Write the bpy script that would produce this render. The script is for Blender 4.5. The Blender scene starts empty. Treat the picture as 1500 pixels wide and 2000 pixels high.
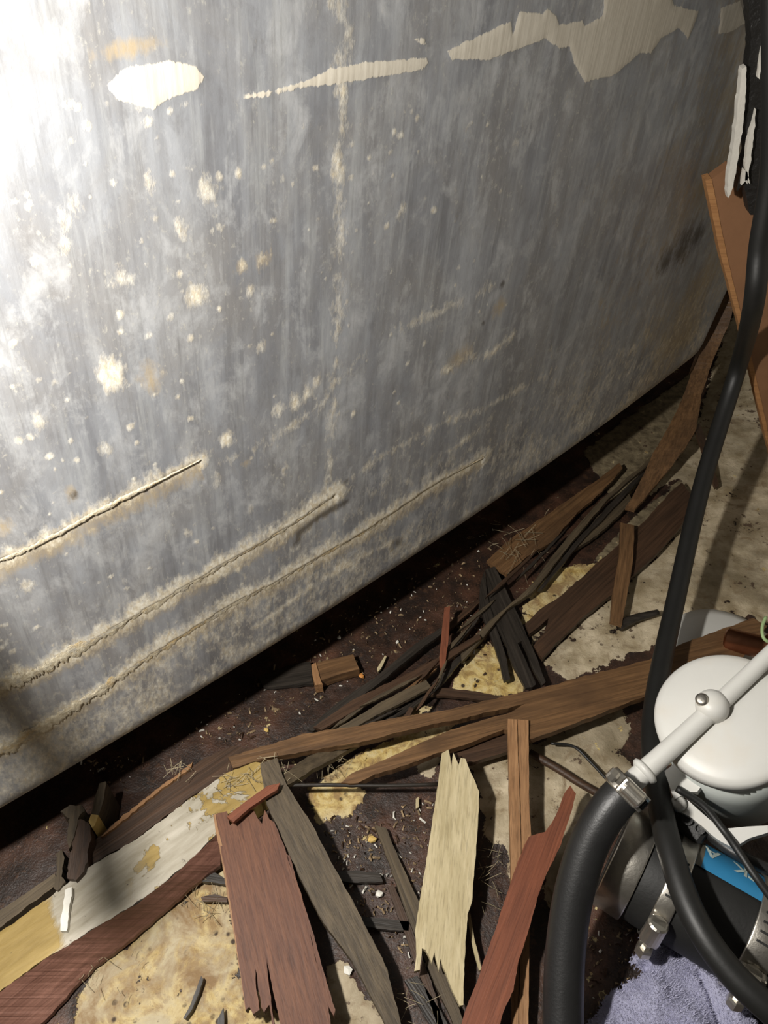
import bpy, bmesh, math, random
import numpy as np
from mathutils import Vector, Matrix
from mathutils.geometry import tessellate_polygon

random.seed(7)
SC = bpy.context.scene
COL = SC.collection
PI = math.pi

# ---------------------------------------------------------------- camera, light, exposure
F = 1504.0            # focal length in pixels of the 1500 x 2000 frame
H = 0.50              # camera height over the bilge floor (m)
PITCH = math.radians(45)
cs, sn = math.cos(PITCH), math.sin(PITCH)
cam_d = bpy.data.cameras.new('camera')
cam = bpy.data.objects.new('camera', cam_d)
COL.objects.link(cam)
cam.location = (0, 0, H)
cam.rotation_euler = (PI / 2 - PITCH, 0, 0)
cam_d.sensor_width = 36
cam_d.lens = F * 36 / 2000
cam_d.clip_start = 0.01
SC.camera = cam

world = bpy.data.worlds.new('world')
world.use_nodes = True
world.node_tree.nodes['Background'].inputs[0].default_value = (1.0, 0.86, 0.68, 1)
world.node_tree.nodes['Background'].inputs[1].default_value = 0.035
SC.world = world

LIGHT = Vector((-0.172, 0.086, 0.475))
ld = bpy.data.lights.new('torch', 'POINT')
ld.energy = 12.0
ld.color = (1.0, 0.955, 0.89)
ld.shadow_soft_size = 0.012
lo = bpy.data.objects.new('torch', ld)
lo.location = LIGHT
COL.objects.link(lo)

SC.view_settings.view_transform = 'Standard'
SC.view_settings.look = 'None'
SC.view_settings.gamma = 1
SC.view_settings.use_curve_mapping = False
SC.view_settings.exposure = 0.0

# ---------------------------------------------------------------- from a point of the photograph to a place in the bilge
def ray(px, py):
    x, u = px - 750.0, 1000.0 - py
    return Vector((x, F * cs + u * sn, -F * sn + u * cs))

def at(px, py, z=0.0):
    d = ray(px, py)
    t = (z - H) / d.z
    return Vector((d.x * t, d.y * t, z))

def at_y(px, py, y):
    d = ray(px, py)
    t = y / d.y
    return Vector((d.x * t, y, H + d.z * t))

def at_plane(px, py, p, n):
    d = ray(px, py)
    o = Vector((0, 0, H))
    t = (p - o).dot(n) / d.dot(n)
    return o + d * t

def rise(x, y):
    r = max(0.0, x - 0.30)
    return 1.1 * r * r

def floor_at(px, py, up=0.0):
    z = 0.0
    for _ in range(12):
        p = at(px, py, z + up)
        z = 0.5 * z + 0.5 * rise(p.x, p.y)
    return p

# ---------------------------------------------------------------- numpy helpers
def vnoise(x, y, scale, seed=0):
    rng = np.random.RandomState(seed)
    g = rng.rand(128, 128)
    X, Y = np.asarray(x) * scale, np.asarray(y) * scale
    xi, yi = np.floor(X).astype(int), np.floor(Y).astype(int)
    fx, fy = X - xi, Y - yi
    fx = fx * fx * (3 - 2 * fx); fy = fy * fy * (3 - 2 * fy)
    a = g[xi % 128, yi % 128]; b = g[(xi + 1) % 128, yi % 128]
    c = g[xi % 128, (yi + 1) % 128]; d = g[(xi + 1) % 128, (yi + 1) % 128]
    return (a * (1 - fx) + b * fx) * (1 - fy) + (c * (1 - fx) + d * fx) * fy

def fbm(x, y, scale, seed=0, octv=3):
    s, a, n = 0, 1.0, 0
    for k in range(octv):
        s = s + a * vnoise(x, y, scale * 2 ** k, seed + k); n += a; a *= 0.5
    return s / n

def seg_dist(X, Y, poly, closed):
    d = np.full(X.shape, 1e9)
    n = len(poly)
    for i in range(n if closed else n - 1):
        ax, ay = poly[i]; bx, by = poly[(i + 1) % n]
        vx, vy = bx - ax, by - ay
        L = vx * vx + vy * vy + 1e-12
        t = np.clip(((X - ax) * vx + (Y - ay) * vy) / L, 0, 1)
        d = np.minimum(d, np.hypot(X - ax - t * vx, Y - ay - t * vy))
    return d

def inside(X, Y, poly):
    r = np.zeros(X.shape, bool)
    n = len(poly)
    for i in range(n):
        ax, ay = poly[i]; bx, by = poly[(i + 1) % n]
        if ay == by: continue
        c = ((ay > Y) != (by > Y)) & (X < (bx - ax) * (Y - ay) / (by - ay) + ax)
        r ^= c
    return r

def poly_mask(X, Y, poly, w):
    """1 well inside, 0 well outside, 0.5 on the outline"""
    d = seg_dist(X, Y, poly, True)
    s = np.where(inside(X, Y, poly), d, -d)
    return np.clip(0.5 + s / (2 * w), 0, 1)

def line_mask(X, Y, poly, w, soft):
    d = seg_dist(X, Y, poly, False)
    return np.clip(0.5 + (w - d) / (2 * soft), 0, 1)

# ---------------------------------------------------------------- materials
class NT:
    def __init__(self, name):
        self.m = bpy.data.materials.new(name)
        self.m.use_nodes = True
        self.t = self.m.node_tree
        self.b = self.t.nodes['Principled BSDF']
    def n(self, kind, **kw):
        nd = self.t.nodes.new(kind)
        for k, v in kw.items(): setattr(nd, k, v)
        return nd
    def l(self, a, b): self.t.links.new(a, b)
    def obj(self, scale=(1, 1, 1), rand=True):
        tc = self.n('ShaderNodeTexCoord'); mp = self.n('ShaderNodeMapping')
        mp.inputs['Scale'].default_value = scale
        self.l(tc.outputs['Object'], mp.inputs[0])
        if rand:
            oi = self.n('ShaderNodeObjectInfo'); mu = self.n('ShaderNodeMath', operation='MULTIPLY')
            mu.inputs[1].default_value = 37.0
            self.l(oi.outputs['Random'], mu.inputs[0])
            cb = self.n('ShaderNodeCombineXYZ')
            for i in range(3): self.l(mu.outputs[0], cb.inputs[i])
            self.l(cb.outputs[0], mp.inputs['Location'])
        return mp.outputs[0]
    def noise(self, vec, scale, detail=4, rough=0.55, dist=0.0):
        nd = self.n('ShaderNodeTexNoise')
        nd.inputs['Scale'].default_value = scale; nd.inputs['Detail'].default_value = detail
        nd.inputs['Roughness'].default_value = rough; nd.inputs['Distortion'].default_value = dist
        self.l(vec, nd.inputs['Vector'])
        return nd.outputs[0]
    def ramp(self, fac, stops):
        nd = self.n('ShaderNodeValToRGB')
        el = nd.color_ramp.elements
        while len(el) < len(stops): el.new(0.5)
        for e, (p, c) in zip(el, stops):
            e.position = p; e.color = (c, c, c, 1) if isinstance(c, (int, float)) else (*c, 1)
        self.l(fac, nd.inputs[0])
        return nd.outputs[0]
    def mix(self, fac, a, b, mode='MIX'):
        nd = self.n('ShaderNodeMix', data_type='RGBA', blend_type=mode)
        for sock, v in ((nd.inputs[0], fac), (nd.inputs[6], a), (nd.inputs[7], b)):
            if isinstance(v, (int, float)): sock.default_value = v
            elif isinstance(v, tuple): sock.default_value = (*v, 1)
            else: self.l(v, sock)
        return nd.outputs[2]
    def math(self, op, a, b=0.0, clamp=False):
        nd = self.n('ShaderNodeMath', operation=op, use_clamp=clamp)
        for i, v in enumerate((a, b)):
            if isinstance(v, (int, float)): nd.inputs[i].default_value = v
            else: self.l(v, nd.inputs[i])
        return nd.outputs[0]
    def bump(self, h, strength=0.5, dist=0.001, prev=None):
        nd = self.n('ShaderNodeBump')
        nd.inputs['Strength'].default_value = strength; nd.inputs['Distance'].default_value = dist
        self.l(h, nd.inputs['Height'])
        if prev: self.l(prev, nd.inputs['Normal'])
        return nd.outputs[0]
    def out(self, color=None, rough=None, metal=None, normal=None, spec=None):
        for k, v in (('Base Color', color), ('Roughness', rough), ('Metallic', metal), ('Normal', normal), ('Specular IOR Level', spec)):
            if v is None: continue
            s = self.b.inputs[k]
            if isinstance(v, (int, float)): s.default_value = v
            elif isinstance(v, tuple): s.default_value = (*v, 1)
            else: self.l(v, s)
        return self.m

def wood(name, dark, light, stain, rough=0.65, stain_amt=0.5, gs=1.0):
    k = NT(name)
    g = k.noise(k.obj((22 * gs, 420 * gs, 420 * gs)), 1.0, 6, 0.65)
    g2 = k.noise(k.obj((9, 900, 900)), 1.0, 3, 0.6)
    big = k.noise(k.obj((14, 40, 40)), 1.0, 4, 0.6, 0.6)
    col = k.mix(k.ramp(g, [(0.30, 0.0), (0.68, 1.0)]), dark, light)
    col = k.mix(k.ramp(g2, [(0.34, 0.40), (0.48, 0.0)]), col, tuple(c * 0.4 for c in dark))
    sf = k.math('MULTIPLY', k.ramp(big, [(0.45, 0.0), (0.68, 1.0)]), stain_amt)
    col = k.mix(sf, col, stain)
    hh = k.math('ADD', k.math('MULTIPLY', g, 0.6), k.math('MULTIPLY', g2, 0.4))
    return k.out(col, rough, 0.0, k.bump(hh, 0.4, 0.001), 0.35)

M = {}
M['red'] = wood('red_brown_wood', (0.085, 0.033, 0.019), (0.170, 0.072, 0.037), (0.085, 0.038, 0.025), 0.6, 0.45)
M['rust'] = wood('rust_red_wood', (0.135, 0.042, 0.02), (0.225, 0.074, 0.036), (0.12, 0.042, 0.024), 0.6, 0.35)
M['brown'] = wood('brown_wood', (0.08, 0.042, 0.019), (0.205, 0.112, 0.05), (0.06, 0.034, 0.018), 0.5, 0.7)
M['rose'] = wood('rose_brown_wood', (0.145, 0.068, 0.048), (0.27, 0.135, 0.098), (0.13, 0.060, 0.040), 0.55, 0.5)
M['deep'] = wood('deep_brown_wood', (0.034, 0.019, 0.011), (0.085, 0.046, 0.026), (0.032, 0.02, 0.013), 0.5, 0.5)
M['grey'] = wood('grey_brown_wood', (0.042, 0.031, 0.019), (0.125, 0.093, 0.055), (0.045, 0.034, 0.022), 0.6, 0.5)
M['black'] = wood('rotten_black_wood', (0.0104, 0.0087, 0.0070), (0.0478, 0.0391, 0.0313), (0.0174, 0.0139, 0.0104), 0.42, 0.4)
M['pale'] = wood('pale_wood', (0.42, 0.345, 0.195), (0.57, 0.49, 0.31), (0.27, 0.215, 0.1), 0.7, 0.55)
M['tan'] = wood('tan_wood', (0.21, 0.105, 0.045), (0.38, 0.21, 0.098), (0.19, 0.1, 0.045), 0.6, 0.35)
M['plyedge'] = wood('plywood_edge', (0.3480, 0.1653, 0.0653), (0.4785, 0.2523, 0.1044), (0.2610, 0.1131, 0.0435), 0.6, 0.3)

def plain(name, col, rough=0.5, metal=0.0, bump=0.3, bscale=300, vary=0.25, bd=0.0005, dirt=None):
    k = NT(name)
    n = k.noise(k.obj((1, 1, 1)), bscale, 4, 0.6)
    n2 = k.noise(k.obj((1, 1, 1)), bscale * 0.12, 4, 0.6)
    c = k.mix(k.ramp(n2, [(0.35, 0.0), (0.7, 1.0)]), tuple(x * (1 - vary) for x in col), col)
    if dirt: c = k.mix(k.math('MULTIPLY', k.ramp(n2, [(0.55, 0.0), (0.72, 1.0)]), 0.45), c, dirt)
    return k.out(c, rough, metal, k.bump(n, bump, bd))

M['ply'] = plain('fresh_plywood_face', (0.27, 0.135, 0.066), 0.6, 0, 0.3, 260, 0.18, 0.0005)
M['rubber'] = plain('black_rubber', (0.018, 0.018, 0.018), 0.42, 0, 0.25, 700)
M['rubber_matt'] = plain('matt_black_rubber', (0.014, 0.014, 0.013), 0.6, 0, 0.3, 500)
M['cable'] = plain('black_cable', (0.013, 0.013, 0.012), 0.5, 0, 0.15, 500)
M['steel'] = plain('stainless_steel', (0.78, 0.74, 0.66), 0.33, 0.95, 0.25, 500, 0.3)
M['white'] = plain('white_plastic', (0.60, 0.595, 0.56), 0.42, 0, 0.10, 200, 0.06, 0.0005, (0.55, 0.50, 0.42))
M['bowl'] = plain('grey_green_plastic', (0.62, 0.66, 0.63), 0.35, 0, 0.10, 200, 0.08)
M['blue'] = plain('blue_label', (0.035, 0.24, 0.47), 0.45, 0, 0.1, 300, 0.1)
M['letter'] = plain('pale_lettering', (0.55, 0.66, 0.62), 0.5, 0, 0.05, 300, 0.1)
M['clear'] = plain('grey_tape', (0.16, 0.145, 0.11), 0.3, 0, 0.2, 300, 0.3)
M['copper'] = plain('copper', (0.50, 0.22, 0.12), 0.3, 1.0, 0.2, 300, 0.3)
M['green'] = plain('green_wire', (0.45, 0.62, 0.30), 0.5, 0, 0.1, 300)
M['chip'] = plain('white_chip', (0.80, 0.78, 0.70), 0.6, 0, 0.4, 400)
M['ychip'] = plain('yellow_chip', (0.72, 0.50, 0.16), 0.6, 0, 0.4, 400)
M['ochip'] = plain('orange_chip', (0.62, 0.26, 0.06), 0.6, 0, 0.4, 400)
M['crumb'] = plain('crumb', (0.42, 0.30, 0.17), 0.7, 0, 0.4, 400, 0.6)
M['fibre'] = plain('fibre', (0.42, 0.35, 0.22), 0.7, 0, 0.1, 300, 0.4)
M['flake'] = plain('peeling_white_paint', (0.74, 0.71, 0.64), 0.55, 0, 0.5, 220, 0.15, 0.001, (0.35, 0.30, 0.22))
def crust_mat():
    k = NT('cream_crust')
    v = k.obj((1, 1, 1), False)
    n = k.noise(v, 380, 5, 0.7); n2 = k.noise(v, 70, 5, 0.65); n3 = k.noise(v, 170, 5, 0.7)
    c = k.mix(k.ramp(n, [(0.35, 0.0), (0.65, 1.0)]), (0.42, 0.35, 0.23), (0.70, 0.64, 0.49))
    c = k.mix(k.ramp(n2, [(0.50, 0.0), (0.62, 0.75)]), c, (0.56, 0.39, 0.16))
    c = k.mix(k.ramp(n3, [(0.52, 0.0), (0.64, 0.8)]), c, (0.36, 0.34, 0.30))
    return k.out(c, 0.75, 0, k.bump(n, 0.6, 0.0012))
M['crust'] = crust_mat()
M['tar'] = plain('tarred_timber', (0.012, 0.011, 0.010), 0.55, 0, 0.8, 120, 0.4, 0.003)

def cloth_mat():
    k = NT('lavender_terry')
    n = k.noise(k.obj(), 900, 3, 0.7); b = k.noise(k.obj(), 60, 4, 0.6)
    c = k.mix(k.ramp(b, [(0.35, 0.0), (0.65, 1.0)]), (0.31, 0.31, 0.45), (0.50, 0.50, 0.66))
    return k.out(c, 0.95, 0, k.bump(n, 0.9, 0.0015), 0.1)
M['cloth'] = cloth_mat()
M['fuzz'] = plain('lavender_fuzz', (0.50, 0.50, 0.66), 0.95, 0, 0.1, 300, 0.3)

def stringer_mat():
    k = NT('peeling_painted_timber')
    v = k.obj((1, 1, 1), False)
    a = k.noise(v, 26, 7, 0.62, 0.4)
    b = k.noise(k.obj((18, 90, 60), False), 1.0, 5, 0.6)
    pal = k.mix(k.ramp(b, [(0.35, 0.0), (0.7, 1.0)]), (0.25, 0.22, 0.155), (0.52, 0.48, 0.40))
    ylw = k.mix(k.ramp(b, [(0.35, 0.0), (0.7, 1.0)]), (0.22, 0.145, 0.03), (0.42, 0.30, 0.10))
    tc = k.n('ShaderNodeTexCoord'); sp = k.n('ShaderNodeSeparateXYZ'); k.l(tc.outputs['Object'], sp.inputs[0])
    xx = sp.outputs[0]
    left = k.ramp(k.math('ADD', k.math('MULTIPLY', xx, 10.0), k.math('MULTIPLY', a, 0.6)), [(0.0, 0.0), (1.0, 1.0)])
    left = k.ramp(k.math('ADD', xx, k.math('MULTIPLY', k.math('SUBTRACT', a, 0.5), 0.03)), [(0.036, 0.0), (0.039, 1.0)])
    right = k.math('MULTIPLY', k.ramp(k.math('SUBTRACT', 0.0, xx), [(0.0, 0.0), (0.02, 1.0)]), k.ramp(a, [(0.495, 0.0), (0.51, 1.0)]))
    m = k.math('MAXIMUM', k.math('MULTIPLY', left, k.ramp(b, [(0.62, 1.0), (0.70, 0.2)])), right)
    c = k.mix(m, pal, ylw)
    d = k.noise(v, 160, 5, 0.7)
    c = k.mix(k.ramp(d, [(0.66, 0.0), (0.72, 0.85)]), c, (0.05, 0.035, 0.02))
    h = k.math('ADD', k.math('MULTIPLY', k.math('SUBTRACT', 1.0, m), 0.6), k.math('MULTIPLY', b, 0.5))
    return k.out(c, 0.55, 0, k.bump(h, 0.7, 0.0016))
M['stringer'] = stringer_mat()

# ---------------------------------------------------------------- object helpers
def link(o, parent=None):
    COL.objects.link(o)
    if parent is not None:
        o.parent = parent
        o.matrix_parent_inverse = Matrix.Identity(4)
    return o

def tag(o, label, cat, group=None, kind=None):
    o['label'] = label; o['category'] = cat
    if group: o['group'] = group
    if kind: o['kind'] = kind
    return o

def thing(name, loc, label, cat, group=None):
    o = bpy.data.objects.new(name, None)
    o.empty_display_size = 0.01
    o.location = loc
    COL.objects.link(o)
    return tag(o, label, cat, group)

def mesh_obj(name, verts, faces, mat, parent=None, smooth=False, origin=None, rotz=0.0, mats=None, mat_idx=None):
    """verts in world space; stored about origin (turned by rotz); a child hangs under parent's location"""
    V = [Vector(v) for v in verts]
    if origin is None:
        c = sum(V, Vector()) / len(V)
        origin = Vector((c.x, c.y, min(v.z for v in V)))
    origin = Vector(origin)
    R = Matrix.Rotation(-rotz, 3, 'Z')
    me = bpy.data.meshes.new(name)
    me.from_pydata([R @ (v - origin) for v in V], [], faces)
    for m in (mats or [mat]): me.materials.append(m)
    if mat_idx is not None:
        me.polygons.foreach_set('material_index', mat_idx)
    if smooth: me.polygons.foreach_set('use_smooth', [True] * len(me.polygons))
    me.update()
    o = bpy.data.objects.new(name, me)
    o.location = origin - (parent.location if parent is not None else Vector())
    o.rotation_euler = (0, 0, rotz)
    link(o, parent)
    return o

def bm_obj(name, bm, mat, parent=None, smooth=False, origin=None, rotz=0.0):
    bmesh.ops.recalc_face_normals(bm, faces=bm.faces)
    bm.verts.index_update()
    v = [x.co.copy() for x in bm.verts]
    f = [[x.index for x in fc.verts] for fc in bm.faces]
    bm.free()
    return mesh_obj(name, v, f, mat, parent, smooth, origin, rotz)

def frame(o, z, hint=Vector((0, 0, 1))):
    z = Vector(z).normalized()
    x = hint - z * hint.dot(z)
    if x.length < 1e-5: x = Vector((1, 0, 0)) - z * z.x
    x.normalize(); y = z.cross(x)
    m = Matrix((x, y, z)).transposed().to_4x4()
    m.translation = o
    return m

def lathe(bm, mat4, prof, seg=40, caps=True):
    rings = []
    for r, z in prof:
        rings.append([bm.verts.new(mat4 @ Vector((r * math.cos(2 * PI * i / seg), r * math.sin(2 * PI * i / seg), z))) for i in range(seg)])
    for a, b in zip(rings, rings[1:]):
        for i in range(seg):
            bm.faces.new((a[i], a[(i + 1) % seg], b[(i + 1) % seg], b[i]))
    if caps:
        bm.faces.new(rings[0][::-1]); bm.faces.new(rings[-1])

def rbox(bm, mat4, sx, sy, sz, bev=0.001):
    t = bmesh.new()
    bmesh.ops.create_cube(t, size=1.0)
    bmesh.ops.scale(t, vec=(sx, sy, sz), verts=t.verts)
    bmesh.ops.bevel(t, geom=t.edges[:], offset=bev, segments=2, affect='EDGES', profile=0.5)
    vs = {v: bm.verts.new(mat4 @ v.co) for v in t.verts}
    for f in t.faces: bm.faces.new([vs[v] for v in f.verts])
    t.free()

def spline(pts, n=8):
    P = [Vector(p) for p in pts]
    P = [P[0] * 2 - P[1]] + P + [P[-1] * 2 - P[-2]]
    out = []
    for i in range(1, len(P) - 2):
        for k in range(n):
            t = k / n
            a, b, c, d = P[i - 1], P[i], P[i + 1], P[i + 2]
            out.append(0.5 * ((2 * b) + (c - a) * t + (2 * a - 5 * b + 4 * c - d) * t * t + (3 * b - a - 3 * c + d) * t ** 3))
    out.append(P[-2])
    return out

def tube_bm(bm, pts, rad, seg=16, flat=1.0):
    fr = None; rings = []
    n = len(pts)
    for i, p in enumerate(pts):
        tg = (pts[min(i + 1, n - 1)] - pts[max(i - 1, 0)]).normalized()
        if fr is None:
            x = Vector((0, 0, 1)).cross(tg)
            if x.length < 1e-4: x = Vector((1, 0, 0))
            x.normalize()
        else:
            x = fr - tg * fr.dot(tg); x.normalize()
        fr = x; y = tg.cross(x)
        r = rad(i / (n - 1)) if callable(rad) else rad
        rings.append([bm.verts.new(p + (x * math.cos(2 * PI * k / seg) + y * math.sin(2 * PI * k / seg) * flat) * r) for k in range(seg)])
    for a, b in zip(rings, rings[1:]):
        for k in range(seg):
            bm.faces.new((a[k], a[(k + 1) % seg], b[(k + 1) % seg], b[k]))
    bm.faces.new(rings[0][::-1]); bm.faces.new(rings[-1])

def tube(name, pts, rad, mat, parent=None, seg=16, n=8, flat=1.0, smooth=True):
    bm = bmesh.new()
    tube_bm(bm, spline(pts, n) if n > 1 else [Vector(p) for p in pts], rad, seg, flat)
    return bm_obj(name, bm, mat, parent, smooth)

def ragged(pts, step=8.0, jit=1.0):
    """break the straight runs of an outline (photo points) into short uneven ones"""
    out = []
    n = len(pts)
    for i in range(n):
        a, b = pts[i], pts[(i + 1) % n]
        L = math.hypot(b[0] - a[0], b[1] - a[1])
        k = max(1, int(L / step))
        nx, ny = -(b[1] - a[1]) / (L + 1e-6), (b[0] - a[0]) / (L + 1e-6)
        out.append(tuple(a))
        w = 0.0
        for j in range(1, k):
            t = j / k
            w = 0.6 * w + random.uniform(-jit, jit)
            q = [a[m] * (1 - t) + b[m] * t for m in range(len(a))]
            q[0] += nx * w; q[1] += ny * w
            out.append(tuple(q))
    return out

def slat_mesh(pts, z, th, jit=1.0, step=8.0, on_floor=False, twist=0.0):
    """outline seen from above -> top points, bottom points, direction of the grain. z = (far end, near end) height of the top face"""
    A = np.array([p[:2] for p in pts], float)
    c = A.mean(0)
    # principal axis from densely sampled outline
    D = np.array([p[:2] for p in ragged([tuple(p[:2]) for p in pts], 5, 0)])
    w, v = np.linalg.eigh(np.cov((D - D.mean(0)).T))
    d = v[:, 1]
    if d[1] < 0: d = -d
    pr = A @ d
    lo_, hi_ = pr.min(), pr.max()
    per = np.array([-d[1], d[0]])
    R = ragged(pts, step, jit)
    top = []
    for p in R:
        t = (p[0] * d[0] + p[1] * d[1] - lo_) / (hi_ - lo_)
        s = ((p[0] - c[0]) * per[0] + (p[1] - c[1]) * per[1]) / 100.0
        zz = p[2] if len(p) > 2 else z[0] + (z[1] - z[0]) * t + twist * s
        q = floor_at(p[0], p[1], zz)
        top.append(q)
    a = at(*(c - d * 50), 0.0); b = at(*(c + d * 50), 0.0)
    ang = math.atan2(b.y - a.y, b.x - a.x)
    bot = []
    for q in top:
        fl = rise(q.x, q.y)
        bot.append(Vector((q.x, q.y, fl if on_floor else max(fl + 0.0003, q.z - th))))
    return top, bot, ang, R

def fill(bm, loop2d, tv, bv):
    """top and bottom faces of an outline with notches and forks"""
    for tri in tessellate_polygon([[Vector((p[0], p[1], 0)) for p in loop2d]]):
        try:
            bm.faces.new([tv[i] for i in tri]); bm.faces.new([bv[i] for i in reversed(tri)])
        except ValueError:
            pass

def slat(name, pts, mat, label=None, cat='wood', z=(0.004, 0.004), th=0.003, jit=1.0, step=8.0, parent=None, group=None, on_floor=False, edge=None, twist=0.0):
    for j_ in (jit, jit, jit * 0.4, jit * 0.15, 0.0):
        top, bot, ang, R2 = slat_mesh(pts, z, th, j_, step, on_floor, twist)
        tri_ = tessellate_polygon([[Vector((p[0], p[1], 0)) for p in R2]])
        cr = lambda a, b, c: abs((b[0] - a[0]) * (c[1] - a[1]) - (c[0] - a[0]) * (b[1] - a[1])) / 2
        at_sum = sum(cr(R2[a], R2[b], R2[c]) for a, b, c in tri_)
        sh = abs(sum(R2[i - 1][0] * R2[i][1] - R2[i][0] * R2[i - 1][1] for i in range(len(R2)))) / 2
        if abs(at_sum - sh) < 0.01 * sh: break
    else:
        print('outline', name, label)
    bm = bmesh.new()
    tv = [bm.verts.new(p) for p in top]
    bv = [bm.verts.new(p) for p in bot]
    n = len(tv)
    fill(bm, R2, tv, bv)
    for i in range(n):
        bm.faces.new((tv[i], bv[i], bv[(i + 1) % n], tv[(i + 1) % n]))
    o = bm_obj(name, bm, mat, parent, False, None, ang)
    if label: tag(o, label, cat, group)
    return o

# ================================================================= THE SETTING
# hull bottom: brown paint, with peeled pale and yellow layers
STEP = 0.0017
xs = np.arange(-0.36, 0.62, STEP); ys = np.arange(0.02, 1.02, STEP)
GX, GY = np.meshgrid(xs, ys)
def fp(poly): return [tuple(floor_at(x, y)[:2]) for x, y in poly]
PALE = [
    [(1062,1290),(1105,1245),(1131,1212),(1200,1160),(1284,1085),(1345,1010),(1330,930),(1262,965),(1225,1000),(1240,960),(1300,925),(1360,840),(1400,690),(1440,600),(1700,480),(2900,480),(2900,1700),(1800,1330),(1460,1200),(1330,1240),(1200,1290),(1110,1330)],
    [(1060,1450),(1130,1405),(1215,1370),(1232,1430),(1215,1462),(1240,1500),(1215,1560),(1150,1590),(1130,1700),(1092,1790),(1070,1770),(1062,1700),(1000,1712),(985,1650),(962,1640),(945,1632),(930,1520),(905,1485),(990,1450)],
    [(640,1890),(660,1872),(682,1885),(700,1930),(735,1965),(765,2000),(770,2060),(630,2060)],
    [(815,1498),(835,1478),(862,1480),(850,1512),(828,1514)],
    [(1030,1236),(1068,1212),(1064,1232),(1042,1258)],
]
YELLOW = [
    [(606,1532),(640,1508),(700,1468),(760,1446),(800,1418),(870,1408),(910,1408),(862,1440),(790,1476),(735,1508),(700,1530),(722,1548),(706,1568),(690,1586),(640,1594),(624,1606),(598,1562)],
    [(886,1336),(915,1280),(945,1252),(972,1262),(1000,1290),(1030,1320),(1022,1352),(965,1362),(905,1350)],
    [(1016,1218),(1022,1180),(1052,1140),(1092,1108),(1150,1100),(1176,1088),(1150,1122),(1092,1168),(1040,1212)],
    [(436,1640),(418,1690),(330,1765),(262,1835),(180,1890),(150,1930),(140,1990),(135,2080),(560,2080),(560,1990),(470,1900),(445,1740)],
    [(785,1398),(815,1378),(850,1372),(846,1386),(800,1402)],
    [(716,1632),(728,1628),(736,1640),(728,1648),(720,1642)],
]
TAN = [[(1140,882),(1215,822),(1345,730),(1385,690),(1340,790),(1275,890),(1235,960),(1195,975),(1168,930)],
       [(1150,1105),(1190,1060),(1215,1030),(1245,1000),(1300,960),(1330,930),(1345,960),(1240,1060),(1190,1085)]]
wpx = 0.0035
mp_ = np.zeros_like(GX); my_ = np.zeros_like(GX); mt_ = np.zeros_like(GX)
for p in PALE: mp_ = np.maximum(mp_, poly_mask(GX, GY, fp(p), wpx))
for p in YELLOW: my_ = np.maximum(my_, poly_mask(GX, GY, fp(p), wpx))
for p in TAN: mt_ = np.maximum(mt_, poly_mask(GX, GY, fp(p), wpx * 1.5))
lay = np.maximum(np.maximum(mp_, my_), mt_)
RS = np.maximum(0, GX - 0.30)
GZ = 1.1 * RS * RS + 0.0022 * (fbm(GX, GY, 45, 3, 4) - 0.62) - 0.0006
GZ = GZ + 0.0009 * np.clip((lay - 0.45) * 6, 0, 1) * (0.3 + 0.7 * fbm(GX, GY, 160, 9, 2)) - 0.0009
ny_, nx_ = GX.shape
V = np.stack([GX, GY, GZ], -1).reshape(-1, 3)
idx = np.arange(nx_ * ny_).reshape(ny_, nx_)
Q = np.stack([idx[:-1, :-1], idx[:-1, 1:], idx[1:, 1:], idx[1:, :-1]], -1).reshape(-1, 4)

def grid_obj(name, V, Q, mat, attr=None, smooth=True):
    me = bpy.data.meshes.new(name)
    me.vertices.add(len(V)); me.vertices.foreach_set('co', V.astype(np.float32).ravel())
    nq = len(Q)
    me.loops.add(nq * 4); me.loops.foreach_set('vertex_index', Q.astype(np.int32).ravel())
    me.polygons.add(nq)
    me.polygons.foreach_set('loop_start', np.arange(0, nq * 4, 4, dtype=np.int32))
    me.polygons.foreach_set('use_smooth', np.full(nq, smooth))
    me.update(calc_edges=True)
    if attr is not None:
        a = me.attributes.new('layers', 'FLOAT_COLOR', 'POINT')
        a.data.foreach_set('color', attr.astype(np.float32).ravel())
    me.materials.append(mat)
    me.validate()
    o = bpy.data.objects.new(name, me)
    COL.objects.link(o)
    return o

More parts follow.
